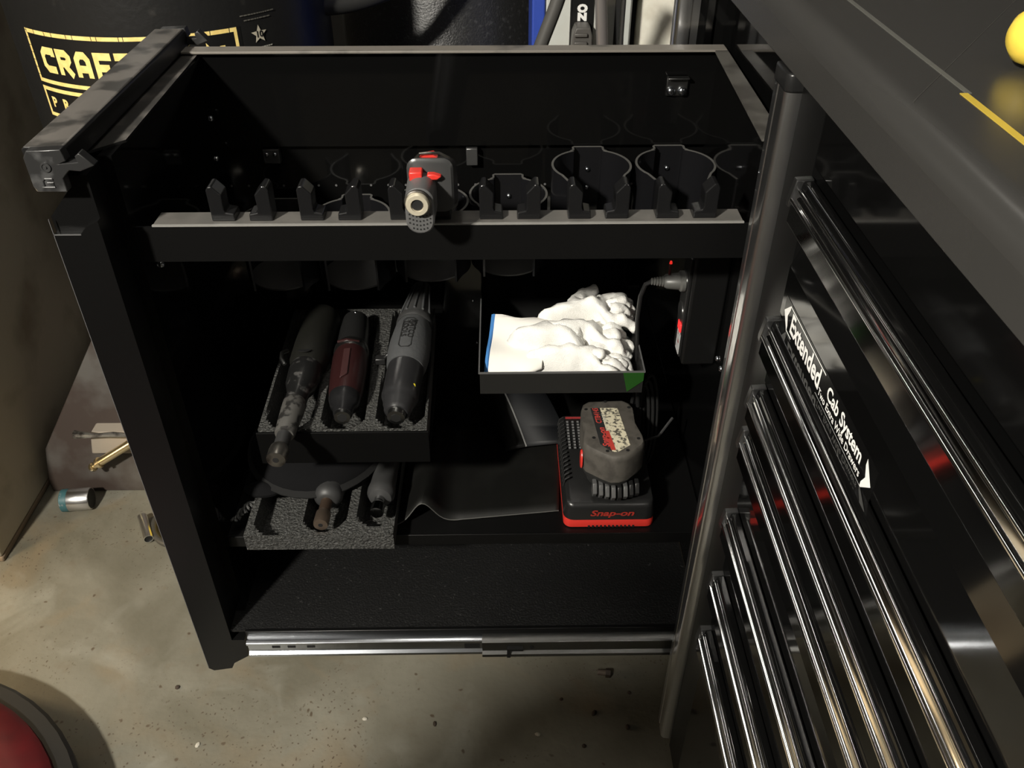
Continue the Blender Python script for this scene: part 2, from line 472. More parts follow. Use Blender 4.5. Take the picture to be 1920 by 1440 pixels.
# inner left wall and its dusty top flange
b = MB(); b.box(-.572, -.560, .035, .335, .30, .940); b.build('end_wall', BLK, R_)
b = MB(); b.prism([(-.562, .325), (-.557, .066), (-.583, .038), (-.588, .33)], .940, .9425, 'z'); b.build('end_flange', DUSTY, R_)
# grip along the top of the front panel
b = MB(); b.prism([(-.614, .962), (-.611, .9645), (-.580, .9645), (-.578, .962), (-.578, .945), (-.590, .940), (-.590, .932), (-.606, .928), (-.612, .936)], -.004, .340, 'y'); b.build('grip_bar', DUSTY, R_, False, .001)
cap_poly = [(-.606, .964), (-.578, .965), (-.576, .955), (-.581, .953), (-.567, .954), (-.568, .959), (-.564, .962), (-.554, .951), (-.567, .946), (-.576, .947), (-.583, .940), (-.583, .928), (-.608, .928), (-.610, .933), (-.610, .958)]
b = MB(); b.prism(cap_poly, -.012, -.002, 'y'); ec = b.build('grip_end_cap', PLAS2, R_, False, .0012)
b = MB(); b.prism([(x, z) for x, z in cap_poly], .340, .352, 'y'); ec2 = b.build('grip_end_cap', PLAS2, R_, False, .0012)
b = MB(); b.lathe([(0, .0042), (.001, .0042), (.001, .003), (.0004, .0028), (.0004, .0012), (.0012, .001)], Matrix.Translation((-.594, -.012, .950)) @ Matrix.Rotation(math.pi / 2, 4, 'X'), 16); b.build('cap_screw', DGREY, ec, True)
b = MB()
for pts in ([(-.592, .940), (-.598, .940), (-.600, .938), (-.600, .9335), (-.602, .9325)], [(-.592, .940), (-.592, .9385)], [(-.597, .9365), (-.592, .9365), (-.5915, .9325), (-.602, .9325)]):
    b.tube([(x, -.0122, z) for x, z in pts], .0007, 6)
b.build('cap_emblem', mat('emblem_black', (.02, .02, .02), .45), ec)
# back panel: upper band, recessed lower sheet, dusty top rail
b = MB(); b.box(-.588, .036, .322, .334, .838, .944); b.build('back_panel', BLK, R_)
b = MB(); b.box(-.588, .036, .334, .338, .30, .838); b.box(-.588, .036, .322, .338, .832, .838); b.build('back_sheet', BLK, R_)
b = MB(); b.box(-.590, .038, .312, .333, .944, .947); b.build('top_rail', RAILM, R_, False, .0008)
# right end panel
b = MB(); b.box(.030, .033, .05, .334, .30, .944); b.build('end_wall', BLK, R_)
b = MB(); b.prism([(.013, .05), (.024, .312), (.038, .312), (.033, .05)], .944, .9465, 'z'); b.build('end_flange', mat('grey_dusty_flange', (.06, .056, .05), .45, 0, (30, (.10, .095, .085), .45, .6)), R_)
# floor tray, shelves
b = MB(); b.box(-.572, .029, .004, .334, .312, .315); b.build('bottom_tray', TRAYM, R_)
b = MB(); b.box(-.552, .029, -.001, .004, .304, .318); b.build('tray_lip', BLK2, R_, False, .001)
b = MB(); b.box(-.560, .029, .046, .334, .441, .445); b.box(-.560, .029, .044, .047, .428, .4455); b.build('shelf', BLK2, R_, False, .0006)
b = MB(); b.box(-.492, -.302, .038, .334, .588, .590); b.box(-.492, -.302, .0355, .0385, .575, .6195); b.build('short_shelf', mat('flat_black_shelf', (.0018, .0018, .0018), .6, spec=.1), R_, False, .0006)
# slide on the near lower edge
b = MB(); b.prism([(-.001, .306), (-.006, .306), (-.009, .304), (-.009, .300), (-.0055, .298), (-.0055, .284), (-.009, .281), (-.009, .277), (-.006, .275), (-.001, .275)], -.551, -.235, 'x')
sl = b.build('slide_inner', ZINC, R_, True)
b = MB()
for x in (-.52, -.50, -.475): b = MB(); b.box(x, x + .010, -.0062, -.0050, .291, .2955); b.build('slide_slot', MATTE, sl)
b = MB(); b.box(-.272, -.252, -.0064, -.0050, .286, .296); b.build('slide_slot', MATTE, sl)
b = MB(); b.prism([(-.001, .309), (-.009, .309), (-.013, .306), (-.013, .301), (-.009, .298), (-.009, .284), (-.013, .281), (-.013, .276), (-.009, .272), (-.001, .272)], -.249, .02, 'x')
so = b.build('slide_outer', ZINCD, R_, True)
b = MB(); b.prism([(-.217, .275), (-.2125, .275), (-.2125, .2885), (-.196, .2885), (-.196, .2925), (-.217, .2925)], -.0138, -.0086, 'y'); b.build('slide_slot', MATTE, so)
b = MB(); b.lathe([(0, .003), (.0004, .003)], Matrix.Translation((-.185, -.0095, .2905)) @ Matrix.Rotation(math.pi / 2, 4, 'X'), 8); b.build('slide_slot', MATTE, so)
# tool bar
b = MB(); b.box(-.545, .008, .043, .071, .8660, .8685); b.build('tool_bar_top', mat('bar_top', (.10, .096, .088), .42, 0, (40, (.125, .118, .108), .4, .6)), R_, False, .0006)
b = MB(); b.box(-.560, .029, .042, .0445, .831, .8675); b.build('tool_bar', BLK2, R_)
b = MB(); b.box(-.545, .008, .0425, .0450, .8672, .8690); b.build('tool_bar_edge', mat('bar_edge', (.24, .235, .22), .35), R_)
# forks
b = MB()
for s in (-1, 1):
    pts = [(-.0285, 0), (-.0288, .031), (-.0265, .0345), (-.0230, .0350), (-.0150, .0262), (-.0158, .0125), (-.0145, .0085), (-.0070, .0070), (-.0065, 0)]
    b.prism([(x * -s, z) for x, z in pts], -.009, .010, 'y')
me = b.mesh('tool_fork'); me.materials.append(mat('fork_black', (.0075, .0075, .008), .26))
for p in me.polygons: p.use_smooth = False
for x in (-.4625, -.3795, -.2955, -.2115, -.1285, -.0455):
    o = obj('tool_fork', me, PLAS, R_, False, 0, (x, .060, .8685))
    bv = o.modifiers.new('bevel', 'BEVEL'); bv.width = .0011; bv.segments = 2
# bent-strap cup holders on the back
def cup(x, zt, h, parent):
    yb = .319; r = .0455
    pts = [(-.016, 0), (.016, 0), (.018, -.002), (.018, -.010), (.021, -.013)]
    c = (0, -.013 - .042)
    arc = []
    for k in range(15):
        a = math.radians(66 - k * (66 + 38) / 14)
        arc.append((c[0] + r * math.cos(a), c[1] + r * math.sin(a)))
    arc.append((arc[-1][0] - .006, arc[-1][1] - .016))
    right = pts[1:] + arc
    left = [(-x_, y_) for x_, y_ in right][::-1]
    path = left + right
    b = MB(); t = .0013
    vo, vi = [], []
    P = [Vector((px, py, 0)) for px, py in path]
    for i, p in enumerate(P):
        d = (P[min(i + 1, len(P) - 1)] - P[max(i - 1, 0)]).normalized(); n = Vector((-d.y, d.x, 0))
        vo.append(p + n * t); vi.append(p - n * t)
    ring = vo + vi[::-1]
    b.loft([[(q.x + x, q.y + yb, zt - h) for q in ring], [(q.x + x, q.y + yb, zt) for q in ring]])
    o = b.build('cup_holder', mat('cup_black', (.007, .007, .008), .24), parent, True)
    # bright top rim of the bent strap, floor disc
    b = MB(); b.loft([[(q.x + x, q.y + yb, zt) for q in ring], [(q.x + x, q.y + yb, zt + .0005) for q in ring]]); b.build('rim', mat('strap_rim', (.085, .083, .078), .45), o)
    b = MB(); b.lathe([(0, r - .002), (.002, r - .002)], Matrix.Translation((x, yb + c[1], zt - h)), 28); b.build('base_disc', mat('cup_base', (.020, .019, .018), .45), o, True)
    for dz in (.028, .052):
        screw((x + .001, yb - .002, zt - dz), (0, -1, 0), o, .8)


for x, zt, h in ((-.490, .765, .075), (-.400, .770, .080), (-.305, .786, .085), (-.211, .796, .088), (-.114, .831, .085), (-.016, .832, .085)):
    cup(x, zt, h, R_)
# hook loops, bracket with bolts, assorted screws
b = MB(); b.box(-.026, -.001, .317, .3215, .893, .916); b.box(-.026, -.001, .309, .3215, .914, .916); br = b.build('bracket', ZINCD, R_, False, .001)
for x in (-.0205, -.0075): screw((x, .317, .899), (0, -1, 0), br, 1.35, 'bolt')
b = MB(); b.box(-.510, -.490, .322, .332, .810, .828); br = b.build('clip', DGREY, R_, False, .001)
for x in (-.505, -.495): screw((x, .322, .822), (0, -1, 0), br, .7)
b = MB(); b.box(-.262, -.248, .322, .334, .806, .828); b.build('clip', mat('clip_steel', (.15, .15, .15), .3, .8), R_, False, .001)
b = MB(); b.box(-.018, -.004, .318, .334, .815, .832); b.build('clip', CHRD, R_, False, .001)
for p, n in (((-.560, .311, .871), (1, 0, 0)), ((-.560, .073, .832), (1, 0, 0)), ((-.560, .073, .811), (1, 0, 0)), ((-.260, .334, .603), (0, -1, 0)), ((-.256, .334, .532), (0, -1, 0)),
             ((.030, .100, .655), (-1, 0, 0)), ((.030, .120, .655), (-1, 0, 0)), ((-.560, .30, .826), (1, 0, 0)), ((-.049, .334, .60), (0, -1, 0))):
    screw(p, n, R_, .95 if n[0] else .6)
b = MB()
for k in range(26):
    x = -.56 + k * .022
    for z in (.776, .700):
        b.lathe([(0, .0016), (.0004, .0016)], Matrix.Translation((x, .3336, z)) @ Matrix.Rotation(math.pi / 2, 4, 'X'), 6)
o = b.build('hole_row', mat('hole_glint', (.10, .10, .10), .4), R_); o['kind'] = 'stuff'
# glove bin screwed to the back sheet
b = MB(); t = .0012; x0, x1, y0, y1, zt, zb = -.247, -.057, .100, .333, .652, .622
side = [(y0, zb), (y0, zt), (.300, zt), (y1, .70), (y1, .575), (.20, .585)]
b.box(x0, x1, y0, y0 + t, zb, zt); b.prism(side, x0, x0 + t, 'x'); b.prism(side, x1 - t, x1, 'x')
b.add([(x0, y0, zb), (x1, y0, zb), (x1, .20, .585), (x0, .20, .585), (x1, y1, .575), (x0, y1, .575)], [(0, 1, 2, 3), (3, 2, 4, 5)])
b.box(x0, x1, y1 - t, y1, .575, .70)
gb = b.build('glove_bin', mat('bin_black', (.012, .012, .012), .22), R_)
b = MB(); b.box(x0 - .0004, x1 + .0004, y0 - .0006, y0 + .0014, zt - .0012, zt + .0004); b.box(x0 - .0004, x0 + .0012, y0, .26, zt - .0012, zt + .0003); b.box(x1 - .0012, x1 + .0006, y0, .26, zt - .0012, zt + .0003)
b.build('bin_rim', mat('bin_rim_grey', (.13, .13, .13), .35, .3), gb)  # rim strips in a paler grey than the bin sheet
b = MB(); b.prism([(-.082, .651), (-.058, .651), (-.058, .640), (-.076, .624)], .0988, .0996, 'y'); b.build('green_sticker', mat('green_print', (.008, .055, .004), .5), gb)

# ------------------------------------------------------------------ impact wrench in the rack
iw = thing('impact_wrench', 'black pistol air wrench with red levers and brass air inlet held in the rack', 'air wrench', (-.288, .05, .870))
b = MB()
def rrect(cx, cz, hw, hh, r, n=5):
    out = []
    for sx, sz, a0 in ((1, 1, 0), (-1, 1, 90), (-1, -1, 180), (1, -1, 270)):
        for k in range(n):
            a = math.radians(a0 + 90 * k / (n - 1)); out.append((cx + sx * (hw - r) + r * math.cos(a), cz + sz * (hh - r) + r * math.sin(a)))
    return out


rings = []
for y, cx, cz, hw, hh, r in ((.030, -.2825, .9115, .0185, .0235, .008), (.032, -.2825, .9120, .0205, .0255, .009), (.065, -.282, .900, .0215, .026, .010), (.12, -.285, .868, .022, .026, .014), (.22, -.298, .806, .020, .024, .014), (.235, -.300, .80, .014, .018, .012)):
    rings.append([(x, y, z) for x, z in rrect(cx, cz, hw, hh, r)])
b.loft(rings); b.build('body', mat('wrench_black', (.040, .040, .040), .30), iw, True)
b = MB(); rings = []
for y, g in ((-.003, -.0015), (-.0015, 0), (.05, .001)):
    rings.append([(x, y, z) for x, z in rrect(-.2905, .9035, .0125 + g, .0215 + g, .0122 + g, 8)])
b.loft(rings); hd = b.build('handle', mat('wrench_grey', (.10, .10, .10), .42), iw, True)
M = Matrix.Translation((-.2915, -.0028, .9125)) @ Matrix.Rotation(math.pi / 2, 4, 'X')
b = MB(); b.lathe([(0, .0118), (.002, .0118), (.003, .0108)], M, 24); b.build('inlet_collar', STEEL, iw, True)
b = MB(); b.lathe([(.002, .0102), (.006, .0102), (.0075, .0092), (.0075, .0058), (.0055, .0052), (.0055, .0045)], M, 24); inl = b.build('air_inlet', PALEB, iw, True)
b = MB(); b.lathe([(.0058, .0050), (.0060, .0050)], M, 20); b.build('inlet_bore', MATTE, inl)
b = MB()
for row, zz in enumerate((.8985, .8945, .8905, .8866)):
    n = 7 if row < 3 else 5
    for k in range(n):
        xx = -.2905 + (k - (n - 1) / 2) * .0030; z2 = zz + .00045 * (abs(k - (n - 1) / 2) ** 1.6)
        b.lathe([(0, .00085), (.0003, .00085)], Matrix.Translation((xx, -.0030, z2)) @ Matrix.Rotation(math.pi / 2, 4, 'X'), 6)
o = b.build('exhaust_holes', MATTE, hd); o['kind'] = 'stuff'
b = MB(); b.box(-.3000, -.2885, .019, .036, .9215, .9300); b.build('lever', RED, iw, False, .0012)
b = MB(); b.prism([(-.2850, .9225), (-.2835, .9202), (-.2760, .9205), (-.2720, .9235), (-.2790, .9258), (-.2845, .9258)], .024, .036, 'y'); b.build('lever', RED, iw, False, .001)
b = MB(); b.tube([(-.2965, .05, .930), (-.2915, .045, .9365), (-.283, .043, .9380), (-.2745, .045, .9368), (-.266, .05, .930)], .0013, 8); b.build('hanger', STEEL, iw, True)
b = MB(); b.prism([(-.2935, .931), (-.288, .9345), (-.280, .9355), (-.276, .933)], .044, .054, 'y'); b.build('selector', RED, iw)

# ------------------------------------------------------------------ foam trays
def foam(name, label, x0, x1, y0, y1, z0, z1, slots, skew=0.):
    """block with round-ended slots open at the top, built as a grid of columns"""
    nx, ny = 64, 60
    dd = min(.026, z1 - z0 - .003)
    def depth(x, y):
        for (cx, cy0, cy1, r, dr) in slots:
            yy = min(max(y, cy0), cy1); d = math.hypot(x - cx - dr * (y - cy0), y - yy)
            if d < r: return dd
            if d < r + .0035: return dd * (1 - (d - r) / .0035)
        return 0
    v = []; f = []
    for j in range(ny + 1):
        for i in range(nx + 1):
            x = x0 + (x1 - x0) * i / nx; y = y0 + (y1 - y0) * j / ny
            edge = i in (0, nx) or j in (0, ny)
            v.append((x + skew * (y - y0), y + (0 if j else random.uniform(-.0003, .0003)), z1 - (0 if edge else depth(x, y))))
    for j in range(ny):
        for i in range(nx):
            a = j * (nx + 1) + i; f.append((a, a + 1, a + nx + 2, a + nx + 1))
    b = MB(); b.add(v, f)
    border = [(i, 0) for i in range(nx)] + [(nx, j) for j in range(ny)] + [(i, ny) for i in range(nx, 0, -1)] + [(0, j) for j in range(ny, 0, -1)]
    idx = [j * (nx + 1) + i for i, j in border]; o0 = len(b.v)
    b.v += [(b.v[k][0], b.v[k][1], z0) for k in idx]
    n = len(idx)
    b.f += [(idx[k], o0 + k, o0 + (k + 1) % n, idx[(k + 1) % n]) for k in range(n)] + [tuple(range(o0, o0 + n))]
    return tag(b.build(name, FOAM), label, 'foam tray')


foam('foam_tray', 'grey foam tray with three slots on the short upper shelf', -.490, -.304, .0395, .285, .591, .622,
     [(-.4585, .068, .26, .0225, -.03), (-.398, .062, .25, .0200, -.02), (-.334, .068, .27, .0235, .02)], -.02)
foam('foam_tray', 'grey foam block with air tools on the lower shelf', -.530, -.352, .022, .27, .4465, .472,
     [(-.494, .05, .24, .024, 0), (-.437, .055, .24, .0225, 0), (-.375, .06, .24, .020, 0)], 0)


def turned(root, a, bb, segs, n=24):
    """segs: (name, material, [(t,r)..]) along the axis a->b in metres"""
    M = axisM(a, bb); out = []
    for nm, m, prof in segs:
        b = MB(); b.lathe(prof, M, n); out.append(b.build(nm, m, root, True))
    return M, out


# --- air tools in the upper tray (noses towards the viewer)
t1 = thing('die_grinder', 'dark air grinder with long scuffed steel nose overhanging the upper foam tray', 'air tool', (-.458, .1, .60))
a, e = Vector((-.449, .252, .632)), Vector((-.4545, -.026, .636))
turned(t1, a, e, [
    ('body', mat('olive_black_rubber', (.008, .008, .0065), .5, spec=.3), [(0, .012), (.004, .021), (.02, .0235), (.075, .0235), (.105, .0225), (.118, .018)]),
    ('neck', mat('worn_black_collar', (.02, .02, .02), .3, .5, (90, (.16, .155, .15), .55, .7)), [(.115, .0185), (.125, .0195), (.150, .0175), (.165, .0125), (.186, .0120)]),
    ('sleeve', mat('chipped_grey_sleeve', (.085, .082, .076), .5, .2, (95, (.02, .019, .018), .50, .58)), [(.180, .0118), (.184, .0132), (.195, .0130), (.236, .0108), (.238, .0098)]),
    ('spindle', DGREY, [(.236, .0078), (.258, .0076)]),
    ('collet', STEEL, [(.256, .0070), (.260, .0098), (.266, .0104), (.274, .0104), (.278, .0098), (.2785, .0036)])])
M = axisM(a, e)
b = MB(); b.lathe([(.2782, .0036), (.2786, .0034)], M, 12); b.build('bore', MATTE, t1)
b = MB(); b.lathe([(0, .006), (.001, .0065)], Matrix.Translation((-.452, .142, .6555)) @ Matrix.Rotation(-.3, 4, 'X'), 16, sx=1.2, sy=.8); b.build('port', MATTE, t1)
b = MB(); b.tube([(-.4800, .170, .636), (-.484, .160, .640), (-.4825, .148, .640), (-.478, .142, .636)], .0025, 8); b.build('lever', ZINCD, t1, True)

t2 = thing('air_drill', 'maroon and black air tool lying in the middle of the upper foam tray', 'air tool', (-.4, .14, .60))
a, e = Vector((-.4065, .242, .632)), Vector((-.3968, .047, .633))
_, ps = turned(t2, a, e, [
    ('tail', PLAS, [(0, .010), (.003, .0165), (.03, .0185), (.06, .0190), (.068, .0195)]),
    ('ring', ZINCD, [(.066, .0200), (.070, .0212), (.078, .0212), (.082, .0200)]),
    ('grip', REDD, [(.080, .0202), (.088, .0212), (.12, .0208), (.150, .0195), (.162, .0182)]),
    ('nose', mat('nose_black', (.016, .016, .017), .3, .4), [(.160, .0180), (.165, .0182), (.176, .0155), (.180, .0118), (.190, .0108), (.192, .0100)]),
    ('bit_holder', ZINCD, [(.190, .0095), (.197, .0088), (.1972, .0060)])])
M = axisM(a, e)
b = MB(); b.lathe([(.1971, .0060), (.1974, .0058)], M, 6); b.build('bore', MATTE, t2)
b = MB(); b.prism([(-.4070, .148), (-.3985, .150), (-.3960, .100), (-.4035, .092)], .6515, .6545, 'z'); b.build('lever', mat('maroon_lever', (.045, .018, .018), .35), t2, False, .001)
b = MB(); b.tube([(-.417, .168, .650), (-.405, .165, .6555), (-.392, .168, .650)], .0017, 8); b.build('hook', REDD, t2, True)
screw((-.405, .236, .648), (0, -.5, 1), t2, .5)

t3 = thing('air_ratchet', 'grey rubber-gripped air tool with black nose at right of the upper foam tray', 'air tool', (-.332, .15, .60))
a, e = Vector((-.3245, .292, .650)), Vector((-.3375, .050, .632))
M, ps = turned(t3, a, e, [
    ('tail', mat('tail_grey', (.05, .05, .05), .45), [(0, .0110), (.02, .0125), (.045, .0165), (.072, .0200), (.078, .0222)]),
    ('serrated_ring', DGREY, [(.076, .0225), (.083, .0228), (.085, .0215)]),
    ('grip', GREYR, [(.084, .0200), (.092, .0226), (.120, .0250), (.142, .0252), (.160, .0235), (.166, .0222)]),
    ('barrel', mat('barrel_black', (.018, .018, .019), .36), [(.164, .0212), (.180, .0214), (.205, .0208), (.214, .0212), (.218, .0200), (.222, .0178), (.227, .0176), (.229, .0160), (.236, .0152), (.240, .0120)]),
    ('collet', ZINCD, [(.238, .0105), (.247, .0098), (.2475, .0065)])])
b = MB(); b.lathe([(.2474, .0064), (.2478, .0062)], M, 6); b.build('bore', MATTE, t3)
for k in range(5):
    aa = math.radians(-60 + k * 30)
    b = MB(); p0 = M @ Vector((0, 0, 0))
    q = lambda t, r: M @ Vector((r * math.cos(aa), r * math.sin(aa), t))
    b.tube([q(.004, .0115), q(.03, .0150), (q(.07, .0205))], .0016, 6); b.build('fin', GREYR, t3, True)
# badge on the grip, facing up
gv = (e - a).normalized(); gs = gv.cross(Vector((0, 0, 1))).normalized(); gu = gs.cross(gv).normalized()
def badge(s, t, r=.0256):
    ang = s / r
    return tuple(a + gv * t + gs * (math.sin(ang) * r) + gu * (math.cos(ang) * r))
b = MB(); b.strip([(.006, .097), (-.003, .097), (-.006, .101), (-.006, .148), (-.003, .152), (.006, .152), (.009, .148), (.009, .101), (.006, .097)], .0011, lambda s, t: badge(s, t, .0253 if .105 < t < .15 else .0249)); b.build('badge_outline', MATTE, t3, fix=False)
lettering('MATCO', .0098, lambda x, y: badge(-y - .0030, .1185 + x, .0256), MATTE, t3, .0002, name='badge_lettering')
lettering('TOOLS', .0098, lambda x, y: badge(-y + .0055, .1185 + x, .0256), MATTE, t3, .0002, name='badge_lettering')
b = MB(); b.lathe([(0, .0042), (.0006, .0040)], Matrix.Translation((-.3205, .082, .6465)) @ Matrix.Rotation(.75, 4, 'Y') @ Matrix.Rotation(.35, 4, 'X'), 14, sx=.55, sy=1.25); b.build('yellow_sticker', mat('yellow_dot', (.80, .65, .03), .5), t3)
b = MB(); b.box(-.372, -.360, .150, .160, .628, .636); b.tube([(-.362, .155, .634), (-.356, .156, .640)], .0025, 8); b.build('throttle', PLAS, t3, False, .001)

# --- air tools in the lower block
t4 = thing('die_grinder', 'small grey air grinder with brown collet in the middle of the lower foam block', 'air tool', (-.437, .1, .46))
M, _ = turned(t4, (-.4345, .226, .473), (-.4385, .029, .480), [
    ('body', mat('dark_grey_body', (.030, .030, .030), .5), [(0, .012), (.01, .0185), (.09, .0190), (.135, .0188), (.140, .0180), (.144, .0182), (.150, .0166), (.155, .0120), (.156, .0090)]),
    ('spindle', mat('brown_steel', (.16, .11, .08), .4, .8), [(.155, .0072), (.176, .0070)]),
    ('collet', mat('brown_brass', (.34, .26, .20), .36, .9), [(.174, .0075), (.177, .0090), (.193, .0092), (.196, .0085), (.1965, .003)])])
b = MB(); b.lathe([(.1964, .0030), (.1967, .0028)], M, 10); b.build('bore', MATTE, t4)
t5 = thing('die_grinder', 'slim grey air grinder with chrome collet at right of the lower foam block', 'air tool', (-.372, .1, .46))
M, _ = turned(t5, (-.366, .216, .471), (-.3745, .051, .477), [
    ('body', mat('mid_grey_body', (.038, .038, .038), .5), [(0, .008), (.01, .0105), (.06, .0140), (.100, .0155), (.115, .0160), (.125, .0175), (.132, .0172), (.138, .0140), (.140, .008)]),
    ('spindle', CHRD, [(.138, .0066), (.150, .0066)]),
    ('collet', CHRD, [(.148, .0070), (.151, .0086), (.155, .0080), (.160, .0088), (.1645, .0082), (.165, .003)])])
b = MB(); b.tube([(-.3605, .161, .4865), (-.361, .143, .490), (-.367, .135, .4895)], .0011, 6); b.tube([(-.356, .161, .488), (-.3575, .139, .4905)], .0013, 6); b.build('throttle_wire', CHR, t5, True)

# --- black cap lying over the lower block
cp = thing('work_cap', 'black cloth cap with stitched brim lying over the lower foam block', 'cap', (-.46, .15, .485))
b = MB(); rings = []
cx, cy, cz = -.4620, .178, .484
n = 36
for k, (rr, h) in enumerate(((1, 0), (.995, .006), (.95, .018), (.85, .032), (.68, .044), (.45, .052), (.2, .056), (.02, .057))):
    rings.append([(cx + .088 * rr * math.cos(2 * math.pi * i / n), cy + .100 * rr * math.sin(2 * math.pi * i / n), cz + h * .62 + .0015 * math.sin(5 * i + k)) for i in range(n)])
b.loft(rings); b.build('crown', CLOTH, cp, True)
b = MB(); rings = []
for rr, h in ((.97, .004), (1.0, -.0035), (1.06, -.004), (1.065, -.002), (1.0, .003)):
    rings.append([(cx + .088 * rr * math.cos(2 * math.pi * i / n), cy + .100 * rr * math.sin(2 * math.pi * i / n), cz + h + .002) for i in range(n)])
b.loft(rings, cap=False); b.build('brim', mat('black_cloth_hem', (.009, .009, .009), .8, spec=.2), cp, True)
b = MB(); b.lathe([(0, .018), (.004, .019), (.010, .012), (.012, .002)], Matrix.Translation((-.521, .093, .476)), 16, sx=1.3, sy=.7); b.build('strap_tab', CLOTH, cp, True)
bc = thing('braided_cord', 'short end of braided grey cord beside the lower foam block', 'cord', (-.543, .07, .4465))
for k in range(3):
    b = MB(); b.tube([(-.552 + .004 * math.sin(t_ * .9 + k * 2.1) + t_ * .0016, .060 + .004 * math.cos(t_ * .9 + k * 2.1) + t_ * .0012, .458 + .002 * math.sin(t_ * 1.3 + k) + t_ * .0012) for t_ in range(14)], .0016, 6); b.build('strand', mat('grey_braid', (.09, .09, .088), .5), bc, True)

# ------------------------------------------------------------------ things on the shelf
b = MB(); prof = []
for i in range(49):
    x = -.354 + i * (.204 / 48)
    u = (x + .354)
    z = .4462 + .034 * math.exp(-((u - .034) / .0185) ** 2) + (.0005 if u > .08 else 0)
    prof.append((x, z))
rows = []
for j in range(12):
    s = j / 11; rows.append([(x + .012 * (s - .0), .060 + (i / 48) * .022 + s * (.195 - (i / 48) * .03), .4462 + (z - .4462) * (1 - .75 * s)) for i, (x, z) in enumerate(prof)])
v = [p for r in rows for p in r]; nn = 49
f = [(j * nn + i, j * nn + i + 1, (j + 1) * nn + i + 1, (j + 1) * nn + i) for j in range(11) for i in range(48)]
b.add(v, f)
mt = b.build('rubber_mat', RUB, None, True, fix=False); sm = mt.modifiers.new('thickness', 'SOLIDIFY'); sm.thickness = .0014; sm.offset = 1
tag(mt, 'thin black rubber sheet with curled left edge lying on the shelf', 'mat')
b = MB(); b.tube([(p[0], p[1] - .0006, p[2] + .0009) for p in rows[0]], .0007, 6); b.build('mat_edge', mat('rubber_cut_edge', (.075, .075, .07), .5), mt)
# rolled rubber sheet behind
rl = thing('rubber_roll', 'bent black rubber sheet with pale cut edge under the glove bin', 'sheet', (-.2, .25, .446))
rows = []
for j in range(2):
    rows.append([(-.245 + .10 * t_ / 20 + .010 * j, .300 - .115 * (t_ / 20) ** 1.3 + .02 * j * 0, .4475 + .060 * math.cos(t_ / 20 * math.pi / 2) * (1 if j == 0 else .0) ) for t_ in range(21)])
b = MB(); r0 = [(-.228 + .002 * t_, .285 - .0047 * t_, .447 + .056 * math.cos(t_ / 20 * 1.35)) for t_ in range(21)]
r1 = [(p[0] + .06, p[1] + .012, .447 + (p[2] - .447) * .72) for p in r0]; r2 = [(p[0] + .085, p[1] + .015, .4475) for p in r0]
b.loft([r0, r1, r2], cap=False, closed=False); o = b.build('sheet', mat('blue_black_rubber', (.0035, .004, .005), .55, spec=.3), rl, True, fix=False)
s_ = o.modifiers.new('thickness', 'SOLIDIFY'); s_.thickness = .0015
b = MB(); b.tube(r0, .0012, 6); b.build('cut_edge', mat('pale_cut_edge', (.16, .16, .155), .5), rl, True)
l0 = [(p[0] - .03, p[1] + .004, .4475) for p in r0]
b = MB(); b.loft([l0, r0], cap=False, closed=False); o = b.build('sheet', RUB, rl, True, fix=False)
s_ = o.modifiers.new('thickness', 'SOLIDIFY'); s_.thickness = .0015

# charger
ch = thing('battery_charger', 'black battery charger with red base strip on the shelf', 'charger', (-.09, .13, .4455))
def slab(name, m, parent, x0, x1, y0, y1, z0, z1, r, taper=.0, rows_=None, zf=None):
    """rounded-corner block; zf(y) gives the top height"""
    def outline(g):
        cx, cy = (x0 + x1) / 2, (y0 + y1) / 2
        return rrect(cx, cy, (x1 - x0) / 2 - g, (y1 - y0) / 2 - g, max(r - g, .002), 6)
    b = MB(); rings = []
    for z, g in ((z0, .001), (z0 + .001, 0), (z1 - .005, taper), (z1 - .0015, taper + .0015), (z1, taper + .005)):
        rings.append([(x, y, z if zf is None or z < (z0 + z1) / 2 else z + zf(y)) for x, y in outline(g)])
    b.loft(rings); return b.build(name, m, parent, True)


slope = lambda y: -.010 * max(0, (.085 - y) / .03) if y < .085 else 0
slab('base_strip', RED, ch, -.1455, -.0335, .054, .222, .4458, .4590, .010)
slab('housing', PLAS, ch, -.1460, -.0330, .0535, .2225, .4585, .4910, .013, .002, zf=slope)
b = MB()
for k in range(12): b.box(-.1155 + k * .0050, -.1130 + k * .0050, .0532, .056, .4462, .4495)
o = b.build('vent_slots', MATTE, ch)
b = MB()
for k in range(16): b.tube([(-.1450, .092 + k * .0078, .481), (-.1428, .0945 + k * .0078, .4895), (-.1375, .0965 + k * .0078, .4915)], .0013, 6)
b.build('side_ribs', PLAS, ch, True)
lettering('Snap-on', .0165, lambda x, y: (-.087 + x, .0535 - .0002 + .006 * 0, .4705 + y * .8), mat('dim_red_print', (.35, .03, .02), .5), ch, .0005, name='charger_lettering', shear=.25)
b = MB()
for k in range(4):
    for q in range(10):
        b.box(-.1345 + k * .0070, -.1315 + k * .0070, .150 + q * .0058, .1535 + q * .0058, .4912, .4914)
b.build('instruction_print', mat('dim_grey_print', (.16, .16, .16), .6), ch)
b = MB(); b.box(-.135, -.112, .2105, .2145, .4911, .4914); b.build('instruction_heading', mat('dim_red_print2', (.30, .03, .03), .6), ch)

